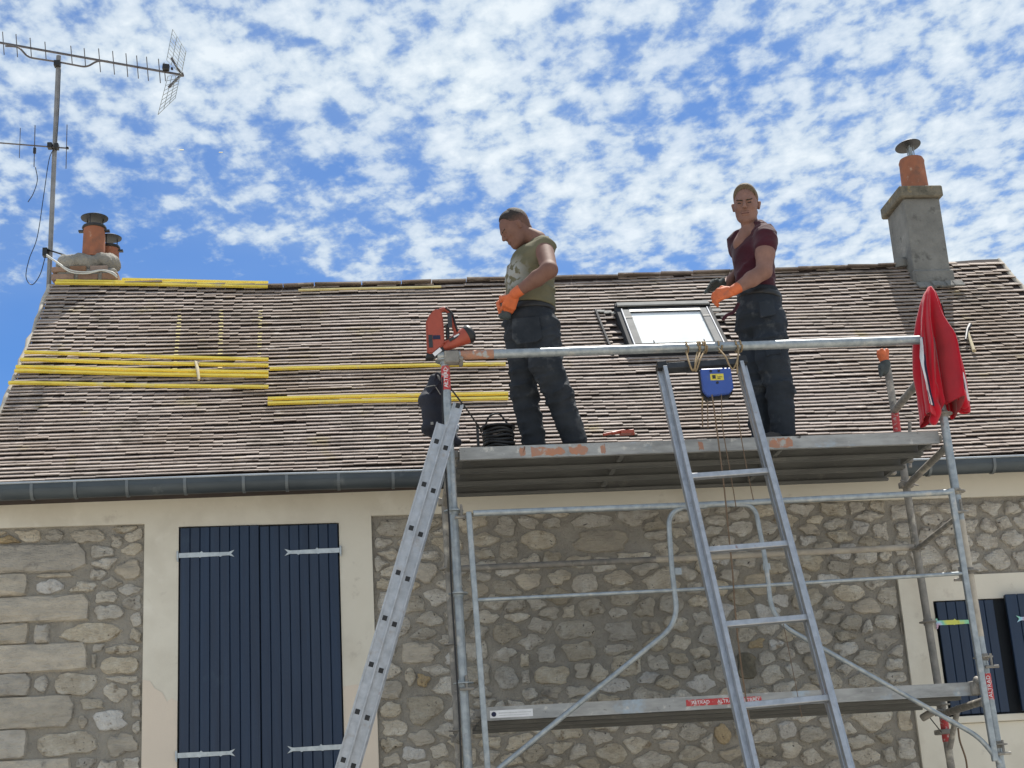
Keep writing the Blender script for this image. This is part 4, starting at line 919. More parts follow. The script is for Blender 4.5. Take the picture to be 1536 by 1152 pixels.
# ------------------------------------------------------------------ hoist ladder in front
hl_dir = Vector((-.0415, .3232, .9454)).normalized()
hl = thing('hoist_ladder', (2.3, 7.1, 0), 'grey roofing hoist ladder leaning on the guard rail, blue plate at its top', 'ladder')
HY = 8.50
TL, TR = at(993, 556, HY), at(1113, 548, HY); sid = (TR-TL).normalized(); hn = sid.cross(hl_dir).normalized()
tb = -TL.z/hl_dir.z
for T_ in (TL, TR):
    B = T_+hl_dir*tb; T2 = T_-hl_dir*.0
    q = MB(); q.beam(B, T2, sid*.026, hn*.005); ro_ = q.build('rail', MT['alu_blue'], hl, bevel=.002)
    q = MB()
    for s_ in (-1, 1): q.beam(B+sid*.025*s_+hn*-.020, T2+sid*.025*s_+hn*-.020, sid*.003, hn*.024)
    q.beam(B-hn*.013, T2-hn*.013, sid*.006, hn*.010); q.build('rail_lip', MT['alu_blue'], ro_, bevel=.001)
    q = MB(); sgn = 1 if T_ is TR else -1
    q.beam(B+hn*.03-sid*sgn*.012, T2+hn*.03-sid*sgn*.012, sid*.012, hn*.022); q.build('rail_web', MT['alu'], ro_, bevel=.002)
for (xa, ya) in ((1034, 718), (1059, 828), (1082, 940), (1107, 1062)):
    d = ray(xa, ya); n_ = hn; t = ((np.array(TL)-CAM)@np.array(n_))/(d@np.array(n_)); p = Vector(CAM+d*t); k = (p-TL).dot(hl_dir)
    A = TL+hl_dir*k+sid*.02+hn*.018; B = TR+hl_dir*k-sid*.02+hn*.018
    q = MB(); q.beam(A, B, hl_dir*.017, hn*.015); q.build('rung', MT['alu'], hl, bevel=.003)
k0 = k
for i in range(1, 5):
    k = k0-.47*i
    if (TL+hl_dir*k).z < .15: break
    q = MB(); q.beam(TL+hl_dir*k+sid*.02+hn*.018, TR+hl_dir*k-sid*.02+hn*.018, hl_dir*.017, hn*.015); q.build('rung', MT['alu'], hl, bevel=.003)
q = MB(); q.beam(TL+hl_dir*.015, TR+hl_dir*.015, hl_dir*.022, hn*.03); q.build('head_bar', MT['dark_metal'], hl, bevel=.003)
for T_ in (TL, TR):
    q = MB(); q.obox(T_+hl_dir*.02-hn*.0, sid*.028, hl_dir*.026, hn*.040); q.build('end_cap', MT['black'], hl, bevel=.003)
bp = [(1051, 553), (1096, 551), (1101, 582), (1095, 590), (1062, 594), (1055, 586)]
yb = HY-.10; q = MB(); pp = [at(x, y, yb) for x, y in bp]; o0 = pp[0]; q.prism([((p-o0).x, (p-o0).z) for p in pp], o0, (1, 0, 0), (0, 0, 1), (0, .035, 0)); bpo = q.build('hoist_plate', MT['blue'], hl, bevel=.006)
q = MB(); q.prism([((p-o0).x*1.03-.003, (p-o0).z*1.1-.0) for p in pp], o0+Vector((0, .037, 0)), (1, 0, 0), (0, 0, 1), (0, .035, 0)); q.build('plate_back', MT['black'], bpo, bevel=.004)
la, lb = at(1065, 561, yb-.002), at(1086, 570, yb-.002); q = MB(); q.box(la.x, lb.x, yb-.003, yb-.0005, lb.z, la.z); q.build('yellow_label', MT['label_y'], bpo)
q = MB(); q.box(la.x+.012, la.x+.032, yb-.0042, yb-.0032, lb.z+.01, la.z-.008); q.box(la.x+.042, lb.x-.012, yb-.0042, yb-.0032, lb.z+.018, lb.z+.022); q.box(la.x+.042, lb.x-.02, yb-.0042, yb-.0032, lb.z+.008, lb.z+.012); q.build('label_print', MT['dark_metal'], bpo)
q = MB()
for px, py in ((1066, 557), (1078, 556.5), (1076, 574)):
    c = at(px, py, yb); q.tube([c+Vector((0, -.004, 0)), c+Vector((0, .002, 0))], .008, 8)
q.build('bolt_hole', MT['black'], bpo)

# ropes
rt = 4.432; ry = SF-.03
def loop(x, dx, n_=18, drop=.0):
    r = .034; return [(x+dx*k/n_, ry-r*math.cos(6.283*k/n_), rt+r*math.sin(6.283*k/n_)) for k in range(n_+1)]
rope = MB(); HX = lambda px: at(px, 525, ry).x
for px, d in ((1029, .01), (1046, .012), (1050, -.01), (1054, .012), (1057, .01), (1077, .02), (1103, .01), (1110, .008)): rope.tube(loop(HX(px), d), .0055, 7)
def hang(pts, r=.0055): rope.tube(spline([at(x, y, yy) for x, y, yy in pts], 6), r, 7)
hang([(1029, 526, ry-.035), (1034, 545, HY-.06), (1040, 556, HY-.06), (1046, 540, HY-.06), (1051, 526, ry-.035)])
hang([(1046, 528, ry-.035), (1043, 545, HY-.06), (1044, 557, HY-.06), (1050, 540, HY-.06), (1056, 527, ry-.035)])
hang([(1077, 522, ry-.035), (1088, 535, HY-.07), (1094, 548, HY-.07), (1100, 553, HY-.07), (1106, 540, HY-.06), (1108, 522, ry-.035)])
hang([(1108, 524, ry-.035), (1106, 545, HY-.07), (1106, 560, HY-.08)])
hang([(1053, 555, HY-.05), (1054, 590, HY-.05), (1053, 615, HY-.05)], .005)
tag(rope.build('rope', MT['rope'], None, 170), 'tan rope looped round the guard rail above the blue plate', 'rope')
cord = MB()
def cd_(pts, r=.0035): cord.tube(spline([at(x, y, yy) for x, y, yy in pts], 6), r, 6)
HF = 8.34
cd_([(1068, 592, HF), (1076, 650, HF), (1086, 730, HF), (1093, 800, HF), (1099, 860, HF), (1103, 920, HF), (1112, 1000, HF), (1124, 1080, HF), (1135, 1152, HF), (1140, 1200, HF)], .0045)
cd_([(1082, 592, HF), (1084, 640, HF), (1094, 700, HF), (1104, 760, HF)], .003)
cd_([(1106, 620, HF), (1116, 680, HF), (1130, 750, HF)], .003)
cd_([(1175, 935, HF), (1190, 1010, HF), (1203, 1076, HF)], .002)
cd_([(1053, 612, HF), (1054, 640, HF)], .004); cd_([(1061, 600, HF), (1062, 642, HF)], .003)
tag(cord.build('hoist_cord', MT['rope_dark'], hl, 170), kind='stuff')
# black power cable down the left front pole
q = MB(); q.tube(spline([at(x, y, 8.50) for x, y in ((664, 566), (664, 620), (668, 700), (674, 790), (677, 880), (683, 980), (689, 1080), (693, 1180), (697, 1240))], 5), .005, 6); tag(q.build('power_cable', MT['black'], None, 170), 'thin black cable running down the left front scaffold pole', 'cable')

# ------------------------------------------------------------------ red jacket on the right front pole
jk = thing('jacket', at(1410, 560, SF), 'red zip jacket with white and navy piping hung over the right front pole', 'jacket')
prof = [(432, 1394.5, 3), (440, 1395, 9), (455, 1395.5, 14), (480, 1397, 19), (505, 1401, 25), (530, 1406, 30), (555, 1409, 33), (575, 1412, 34), (595, 1414, 34), (612, 1417, 34), (632, 1418, 33)]
py_a = [p[0] for p in prof]; jc = [p[1] for p in prof]; jw = [p[2] for p in prof]
NJ, NA = 60, 120
def jpt(t, a, off=0.):
    # t 0..1 top to hem; hem length varies with angle (two longer lobes)
    ca = math.cos(a)
    lobe = 632 if ca < -.25 else 608 if ca < .35 else 618
    lobe = 632-24*np.interp(ca, [-1, -.55, -.25, .3, .6, 1], [.35, 0, .95, .95, .5, .55])
    y = 431+(lobe-431)*t; c = np.interp(y, py_a, jc); w_ = np.interp(y, py_a, jw)
    fold = (.20*math.sin(5*a+.6+t*1.2)+.15*math.sin(9*a+1.7-t*1.6)+.08*math.sin(14*a+t*2))*min(1, t*2.2)
    r = w_*(1+fold*.8-.04)
    r = min(r, w_*1.12)
    p = at(c+r*ca, y, SF); depth = (.012+.098*min(1, w_/28))*(math.sin(a))*(1+fold*3.2)
    p.y = SF+depth*1.0
    if off: p += Vector((ca*.4, math.sin(a), 0)).normalized()*off
    return p
jm = MB(); vs_ = [jpt(i/NJ, 6.2832*j/NA) for i in range(NJ+1) for j in range(NA)]
jm.add(vs_, [(i*NA+j, i*NA+(j+1) % NA, (i+1)*NA+(j+1) % NA, (i+1)*NA+j) for i in range(NJ) for j in range(NA)]+[tuple(range(NA))])
inn = [jpt(i/NJ, 6.2832*j/NA, -.006) for i in range(NJ-20, NJ+1) for j in range(NA)]; b0_ = len(jm.v)
jm.add(inn, [(i*NA+j, (i+1)*NA+j, (i+1)*NA+(j+1) % NA, i*NA+(j+1) % NA) for i in range(20) for j in range(NA)])
for j in range(NA): jm.f.append((NJ*NA+j, NJ*NA+(j+1) % NA, b0_+20*NA+(j+1) % NA, b0_+20*NA+j))
jm.build('jacket_body', MT['red'], jk, 180)
def stripe(a0, t0, t1, wd, m_, off, drift=0.):
    off = off*1.5+.004
    q = MB(); n_ = 36; L = []
    for i in range(n_+1):
        t = t0+(t1-t0)*i/n_; wa = wd/(.25+.75*np.interp(431+190*t, py_a, jw)/34)
        for s_ in (-1, 0, 1): L.append(jpt(t, a0+drift*(t-t0)+s_*wa, off))
    q.add(L, [(i*3+k, i*3+k+1, (i+1)*3+k+1, (i+1)*3+k) for i in range(n_) for k in (0, 1)]); q.build('piping', m_, jk, 180)
stripe(-2.70, .42, .93, .125, MT['navy'], .0035, .5); stripe(-2.74, .42, .93, .075, MT['white'], .006, .5)
stripe(-.62, .15, .50, .075, MT['navy'], .0035, .0); stripe(-.62, .15, .50, .045, MT['white'], .006, .0)
stripe(-.50, .70, .93, .09, MT['navy'], .0035, 0); stripe(-.50, .70, .93, .055, MT['white'], .006, 0)
def rollj(P): return .006*np.sin(P[..., 0]*60+P[..., 2]*40)
soft('cuff', [cap(at(1402, 612, SF-.05), at(1402, 630, SF-.05), .034, .030), cap(at(1396, 575, SF-.04), at(1402, 612, SF-.05), .04, .034)], MT['red'], jk, .008, .02, disp=rollj)
soft('cuff', [cap(at(1431, 560, SF-.05), at(1441, 590, SF-.06), .036, .034), cap(at(1441, 590, SF-.06), at(1446, 608, SF-.05), .034, .026)], MT['red'], jk, .008, .02, disp=rollj)

# ------------------------------------------------------------------ things on and around the deck
# glove on the back right pole
def hand(wrist, d, n, s, L=.19, curl=.9, spread=.0):
    # d: wrist->knuckles, n: palm side normal, s: thumb side
    d, n, s = (Vector(v).normalized() for v in (d, n, s)); s = (s-d*s.dot(d)).normalized(); w_ = Vector(wrist); P_ = []
    k = L/.19; kn = w_+d*.092*k
    for i in range(4): P_.append(cap(w_+s*(.012-.010*i)*k+d*.015*k, kn+s*(.033-.022*i)*k, .021*k, .0165*k))
    Ls = (.072, .080, .074, .058)
    for i in range(4):
        p = kn+s*(.034-.0225*i)*k; dir_ = d+s*spread*(1.5-i); ang = 0; ax_ = d.cross(n)
        rr = .0125*k
        for j, fr in enumerate((.48, .30, .26)):
            ang += curl*(.75, 1.0, .7)[j]+.12*((i*7) % 3-1)*.5; q_ = (d*math.cos(ang)+n*math.sin(ang)+s*spread*(1.5-i)).normalized(); e_ = p+q_*Ls[i]*fr*k*1.15
            P_.append(cap(p, e_, rr, rr*.9)); p = e_; rr *= .92
    t0 = w_+d*.03*k+s*.025*k; t1 = t0+(d*.6+s*.75+n*.3).normalized()*.045*k; t2 = t1+(d*.8+s*.1+n*.6).normalized()*.038*k
    P_ += [cap(t0, t1, .0175*k, .015*k), cap(t1, t2, .014*k, .0115*k)]
    return P_
gp = thing('work_glove', at(1327, 545, SB), 'orange and grey work glove stuck on top of the back right pole', 'glove')
soft('palm', [cap(at(1323, 533, SB), at(1329, 545, SB), .035, .030), cap(at(1318, 528, SB), at(1324, 538, SB), .016, .02), cap(at(1330, 526, SB), at(1328, 540, SB), .018, .022), cap(at(1323, 525, SB-.02), at(1325, 540, SB), .014, .02)], MT['orange'], gp, .007, .012)
soft('cuff', [cap(at(1328, 545, SB), at(1327, 556, SB), .036, .036), cap(at(1321, 550, SB-.02), at(1321, 564, SB-.02), .02, .012)], MT['greyglove'], gp, .007, .012)
# nail gun resting on the corner
ng = thing('nail_gun', at(665, 530, 8.56), 'orange red cordless nail gun propped on top of the left scaffold pole', 'nail gun')
ny = 8.54; A = lambda x, y, dy=0: at(x, y, ny+dy)
q = MB(); q.prism([((A(x, y)-A(640, 533)).x, (A(x, y)-A(640, 533)).z) for x, y in ((641, 530), (639, 482), (644, 472), (650, 465), (656, 462), (662, 464), (665, 480), (667, 515), (660, 522), (650, 530))], A(640, 533), (1, 0, 0), (0, 0, 1), (0, .08, 0)); q.build('magazine', MT['gunred'], ng, bevel=.008, seg=2, smooth=35)
q = MB(); q.tube(spline([A(660, 466, .04), A(668, 464, .04), A(674, 470, .04), A(679, 485, .04), A(684, 500, .04), A(678, 510, .04)], 5), [.015]*26, 10); q.build('handle', MT['gunred'], ng, 60)
q = MB(); q.tube(spline([A(668, 461, .02), A(678, 470, .02), A(683, 486, .02), A(688, 502, .02)], 5), .006, 8); q.build('grip_edge', MT['black'], ng, 60)
q = MB(); q.tube([A(664, 490, .03), A(671, 488, .03), A(672, 512, .03)], .012, 8); q.build('trigger', MT['black'], ng, 60)
ax_d = (A(712, 496)-A(664, 522)).normalized(); q = MB(); q.lathe(A(661, 524, .04), ax_d, [(0, .012), (.01, .026), (.08, .036), (.16, .050), (.185, .054)], 18); q.build('motor_housing', MT['gunred'], ng, 50)
q = MB(); q.lathe(A(661, 524, .04)+ax_d*.18, ax_d, [(0, .055), (.02, .058), (.035, .052), (.05, .028), (.052, 0)], 18); q.build('end_cap', MT['black'], ng, 50)
nn_ = Vector((0, -1, 0)); q = MB(); q.obox(A(684, 508, .04)+nn_*.040, ax_d*.05, ax_d.cross(nn_)*.010, nn_*.003); q.build('side_panel', MT['dark_metal'], ng, bevel=.003)
q = MB(); q.obox(A(684, 507, .04)+nn_*.0445, ax_d*.018, ax_d.cross(nn_)*.0045, nn_*.001); q.build('badge', MT['white'], ng)
q = MB(); q.box(A(648, 0).x, A(654, 0).x, ny-.004, ny-.001, A(650, 492).z, A(650, 470).z); q.build('side_panel', MT['dark_metal'], ng); q = MB(); q.obox(A(646, 512), (.012, 0, 0), (0, .004, 0), (0, 0, .04)); q.build('side_panel', MT['dark_metal'], ng)
q = MB(); q.obox(A(655, 506), (.022, 0, 0), (0, .003, 0), (0, 0, .012)); q.build('logo_band', MT['navy'], ng)
q = MB(); q.prism([((A(x, y)-A(640, 533)).x, (A(x, y)-A(640, 533)).z) for x, y in ((638, 538), (640, 530), (662, 517), (668, 526), (650, 536))], A(640, 533, .01), (1, 0, 0), (0, 0, 1), (0, .06, 0)); q.build('nose', MT['black'], ng, bevel=.004)
q = MB(); q.obox(A(656, 528, -.004), Vector((.022, 0, .018)), (0, .004, 0), Vector((-.007, 0, .009))); q.build('nose_guide', MT['white'], ng)
# back pack
bgp = thing('backpack', at(655, 615, 8.74), 'black backpack hanging behind the left front scaffold pole', 'backpack')
B_ = lambda x, y, dy=0: at(x, y, 8.76+dy)
def bw(P): return .006*np.sin(P[..., 0]*35+P[..., 2]*28)+.004*np.sin(P[..., 2]*70)
soft('bag_body', [cap(B_(655, 575), B_(650, 600), .055, .078, (0, 1, 0), .9), cap(B_(650, 600), B_(652, 638), .082, .075, (0, 1, 0), .9), cap(B_(652, 638), B_(668, 655), .07, .055), cap(B_(668, 650), B_(684, 662), .04, .03), cap(B_(645, 600, -.06), B_(646, 635, -.05), .05, .045)], MT['bag'], bgp, .01, .03, disp=bw)
q = MB(); q.tube(spline([B_(652, 572, -.06), B_(655, 560, -.05), B_(662, 566, -.06), B_(665, 590, -.07)], 6), .008, 8); q.tube(spline([B_(658, 575, -.08), B_(645, 590, -.10), B_(640, 606, -.10), B_(652, 606, -.1)], 6), .006, 8); q.build('strap', MT['bag'], bgp, 170)
q = MB(); q.tube([B_(640, 580, -.08), B_(652, 578, -.09), B_(661, 592, -.09)], .003, 6); q.obox(B_(648, 635, -.10), (.008, 0, 0), (0, .003, 0), (0, 0, .008)); q.build('zip', MT['lead'], bgp)
# cable reel / coiled black hose on deck
cr_ = thing('cable_reel', (.81, 8.86, DZ), 'coil of black hose lying on the deck beside the man in olive', 'hose coil')
q = MB()
for i in range(7):
    r = .085+.004*(i % 3); z = DZ+.03+.022*i; q.tube([(.83+r*math.cos(a), 8.90+r*math.sin(a), z+.006*math.sin(3*a+i)) for a in [6.2832*k/24 for k in range(25)]], .011, 8, False)
q.build('coil', MT['black'], cr_, 60)
q = MB(); q.lathe((.83, 8.90, DZ+.175), (0, 0, 1), [(0, .10), (.004, .11), (.012, .11), (.016, .10)], 20); q.build('rim', MT['black'], cr_, 60)
q = MB(); q.tube(spline([(.75, 8.88, DZ+.19), (.78, 8.86, DZ+.25), (.84, 8.87, DZ+.265), (.88, 8.88, DZ+.22), (.90, 8.88, DZ+.19)], 6), .006, 8); q.box(.69, .705, 8.80, 8.83, DZ, DZ+.19); q.build('handle', MT['black'], cr_, 60)
q = MB(); q.tube(spline([at(670, 575, 8.7), at(700, 614, 8.75), at(718, 640, 8.8), at(722, 648, 8.85)], 6), .005, 6); tag(q.build('hose', MT['black'], None, 170), 'thin black hose from the backpack down to the coil on the deck', 'hose')
# red clamp lying on the deck edge
q = MB(); q.tube([at(905, 652, 8.72), at(935, 646, 8.74), at(952, 651, 8.74)], .009, 8); q.tube([at(918, 650, 8.72), at(950, 646, 8.78)], .010, 8); q.obox(at(940, 649, 8.74), (.04, 0, 0), (0, .03, 0), (0, 0, .010)); tag(q.build('clamp_tool', MT['gunred'], None, 50), 'red hand tool lying at the deck edge between the two men', 'tool')

# ------------------------------------------------------------------ people
def head_parts(Mx, root, skin, hair_m, neck_to, body_prims, wid=1.0, beard=None):
    """local head frame: faces -Y, z up, origin at head centre; returns prims merged into the body"""
    T = lambda x, y, z: Mx @ Vector((x, y, z))
    nx_v = (Mx.to_3x3() @ Vector((1, 0, 0)))
    P_ = [cap(T(0, .018, .035), T(0, .0, .032), .092, .088, nx_v, 1.20), cap(T(0, -.015, .0), T(0, -.030, -.060), .080, .064, nx_v, 1.08), cap(T(-.028, -.045, -.075), T(.028, -.045, -.075), .030, .030), cap(T(-.008, -.072, -.092), T(.008, -.072, -.092), .019, .019),
          cap(T(-.044, .008, -.045), T(-.022, -.056, -.090), .027, .024), cap(T(.044, .008, -.045), T(.022, -.056, -.090), .027, .024), cap(T(-.040, -.03, -.01), T(-.036, -.04, -.05), .034, .028), cap(T(.040, -.03, -.01), T(.036, -.04, -.05), .034, .028), cap(T(0, -.06, -.095), T(0, -.066, -.100), .026, .022),
          cap(T(-.032, -.080, .028), T(.032, -.080, .028), .014, .014), cap(T(-.040, -.066, -.018), T(-.032, -.066, -.022), .020, .018), cap(T(.040, -.066, -.018), T(.032, -.066, -.022), .020, .018),
          cap(T(0, .022, -.04), neck_to, .052, .060)]
    nose = [cap(T(0, -.094, .022), T(0, -.114, -.018), .0085, .012), cap(T(-.010, -.100, -.022), T(.010, -.100, -.022), .0085, .0085)]
    lips = [cap(T(-.020, -.088, -.052), T(.020, -.088, -.052), .0085, .0085), cap(T(-.014, -.086, -.064), T(.014, -.086, -.064), .0085, .0085)]
    ears = [cap(T(s*.080, .012, .012), T(s*.077, .006, -.022), .012, .009) for s in (-1, 1)]+[cap(T(s*.083, .020, .016), T(s*.080, .018, -.003), .009, .007) for s in (-1, 1)]
    return P_, nose+lips+ears, T
def face_details(T, root, hair_m):
    for s in (-1, 1):
        soft('eye', [cap(T(s*.031-.009, -.0860, .0075), T(s*.031+.009, -.0845, .0075), .0046, .0046)], MT['eye'], root, .0025, .004)
        soft('eyebrow', [cap(T(s*.016, -.0965, .0225), T(s*.048, -.086, .028), .0052, .0040)], MT['brow'], root, .0025, .004)
    soft('mouth', [cap(T(-.022, -.0945, -.0575), T(.022, -.0945, -.0575), .0035, .0035)], MT['lip'], root, .002, .003)
def folds(amp, fx, fy, fz, seed):
    r_ = random.Random(seed); K = [(r_.uniform(-fx, fx), r_.uniform(-fy, fy), r_.choice([-1, 1])*r_.uniform(fz*.5, fz), r_.uniform(0, 6)) for _ in range(5)]
    def f(P):
        wv = .35*np.sin(P[..., 0]*11+P[..., 2]*7)+.35*np.sin(P[..., 1]*13-P[..., 2]*9); s = 0
        for a, b, c, d in K: s = s+(1-np.abs(np.sin(.5*(P[..., 0]*a+P[..., 1]*b+P[..., 2]*c+d)+wv)))**2.2
        return -amp*2.2*(s-1.3)*(.65+.35*np.sin(P[...,2]*17+P[...,0]*9))
    return f
def boot(name, ankle, toe_dir, parent):
    d = Vector(toe_dir).normalized(); a = Vector((ankle.x, ankle.y, DZ)); up = Vector((0, 0, 1))
    soft(name, [cap(a-d*.05+up*.045, a+d*.13+up*.038, .045, .038), cap(a+d*.13+up*.035, a+d*.18+up*.032, .038, .032), cap(a+up*.06, a+up*.18, .045, .05)], MT['boot'], parent, .009, .02, cuts=[((0, 0, DZ+.003), (0, 0, -1))])

# --- man in olive, facing left
def man_olive():
    root = thing('person', (1.16, 9.02, DZ), 'man in olive sleeveless shirt and dark trousers looking down, hands at his waist', 'person')
    fwd = Vector((-1, .0, 0)); lat = Vector((0, -1, 0))
    neck = at(806, 360, 9.0); hc = at(773, 344, 9.0)+Vector((.0, 0, .0))
    # head: face to -x, tipped forward, turned slightly to camera
    Mx = Matrix.Translation(hc) @ Matrix.Rotation(R_(-82), 4, 'Z') @ Matrix.Rotation(R_(34), 4, 'X') @ Matrix.Scale(.97, 4)
    H, det, T = head_parts(Mx, root, MT['skin'], MT['hair'], neck, None)
    shL, elL, wrL = at(817, 377, 8.82), at(824, 405, 8.66), at(772, 441, 8.78)
    shR, elR, wrR = at(806, 377, 9.18), at(785, 420, 9.26), at(756, 452, 9.06)
    ch, wa, hp = at(803, 400, 9.0), at(797, 440, 9.0), at(796, 476, 9.0)
    hip1, kn1, an1 = at(784, 500, 9.10), at(785, 578, 9.08), at(800, 652, 9.08)
    hip2, kn2, an2 = at(808, 502, 8.92), at(832, 580, 8.92), at(861, 648, 8.96)
    body = H+[cap(neck, shL.lerp(ch, .3), .05, .05), cap(ch, wa, .13, .12, fwd, 1.3), cap(shL, elL, .060, .052), cap(elL, elL.lerp(wrL, .35), .052, .050), cap(elL.lerp(wrL, .35), wrL, .050, .030),
              cap(shR, elR, .056, .046), cap(elR, wrR, .046, .03), cap(wa, hp, .12, .13, fwd, 1.2), cap(hip1, kn1, .075, .055), cap(kn1, an1, .05, .04), cap(hip2, kn2, .075, .055), cap(kn2, an2, .05, .04)]
    bo = soft('body', body, MT['skin'], root, .0085, .018)
    # finer head laid over the same skin
    soft('face', H+det, MT['skin'], bo, .0042, .009, cuts=[(Mx @ Vector((0, .0, -.135)), (Mx.to_3x3() @ Vector((0, -.35, -1))))])
    face_details(T, bo, MT['hair'])
    soft('hair', [cap(T(0, .028, .048), T(0, .010, .050), .0955, .090, Mx.to_3x3() @ Vector((1, 0, 0)), 1.18), cap(T(0, .058, -.005), T(0, .060, -.035), .056, .045)], fade('clipped_dark_hair', (.028, .019, .014), (.16, .08, .058), tuple(T(0, 0, .028)), tuple((Mx.to_3x3() @ Vector((0, .1, 1))).normalized()), .05), bo, .0042, .01,
         cuts=[(T(0, -.072, .062), Mx.to_3x3() @ Vector((0, -1.0, -.50))), (T(0, -.004, .0), Mx.to_3x3() @ Vector((0, -1., -.42)))], ragged=.0035)
    sm = shirt_material(tuple(at(766, 412, 8.92)))
    soft('shirt', [cap(neck+Vector((.01, 0, -.035)), at(817, 372, 8.85), .060, .074), cap(neck+Vector((.01, 0, -.035)), at(806, 378, 9.13), .062, .066),
                   cap(at(805, 388, 8.92), at(800, 388, 9.10), .108, .108, fwd, 1.05), cap(at(799, 400, 9.0), at(797, 446, 9.0), .150, .146, lat, .92), cap(at(784, 415, 9.0), at(785, 442, 9.0), .115, .112, lat, .85), cap(at(797, 446, 9.0), at(799, 462, 9.0), .146, .150, lat, .9)],
         sm, root, .0085, .03, cuts=[(at(800, 463, 9.0), (-.12, 0, -1))], disp=folds(.0030, 30, 40, 80, 3), carve=[[cap(at(796, 350, 9.0), at(806, 362, 9.0), .058, .054)]])
    fo = folds(.0044, 40, 45, 85, 9)
    soft('trousers', [cap(at(797, 466, 9.0), at(796, 492, 9.0), .152, .156, fwd, 1.02), cap(at(780, 492, 9.06), at(786, 545, 9.08), .112, .098), cap(at(786, 545, 9.08), at(786, 590, 9.08), .098, .088), cap(at(786, 590, 9.08), at(801, 662, 9.08), .088, .078),
                      cap(at(815, 492, 8.93), at(818, 545, 8.92), .112, .104), cap(at(818, 545, 8.92), at(838, 592, 8.92), .104, .090), cap(at(838, 592, 8.92), at(862, 660, 8.96), .090, .080)],
         MT['trouser'], root, .0085, .022, cuts=[(at(800, 455, 9.0), (.0, 0, 1)), ((0, 0, DZ+.045), (0, 0, -1))], disp=fo)
    # seat pocket flap
    q = MB(); c = at(794, 495, 8.80); q.prism([(-.085, .075), (.085, .085), (.095, -.06), (.06, -.085), (-.065, -.10), (-.095, -.06)], c+Vector((-.015, .012, .01)), (1, 0, 0), (0, .05, 1), (0, .012, 0)); q.build('pocket', MT['trouser'], root, bevel=.004)
    soft('belt', [cap(at(797, 458, 9.0), at(797, 474, 9.0), .157, .160, fwd, 1.02)], MT['black'], root, .0085, .01, cuts=[(at(800, 461.5, 9.0), (.0, 0, 1)), (at(800, 471, 9.0), (.0, 0, -1))])
    soft('glove', hand(wrL, at(762, 462, 8.84)-wrL, (.1, .9, .3), (-.8, 0, .2), .18, .75), MT['orange'], root, .0045, .008)
    soft('glove_cuff', [cap(wrL, wrL.lerp(elL, .16), .034, .037)], MT['orange'], root, .006, .01)
    soft('glove', hand(at(757, 452, 9.0), at(746, 466, 8.93)-at(757, 452, 9.0), (.9, .0, -.3), (-.2, -.6, .7), .185, .8), MT['orange'], root, .0045, .008)
    soft('glove_palm', [cap(at(758, 458, 8.90), at(760, 472, 8.88), .032, .03, (0, 1, 0), 1.5), cap(at(752, 474, 8.88), at(762, 476, 8.88), .02, .018)], MT['greyglove'], root, .006, .01)
    boot('boot', an1, (-1, 0, 0), root); boot('boot', an2, (-1, -.1, 0), root)
man_olive()

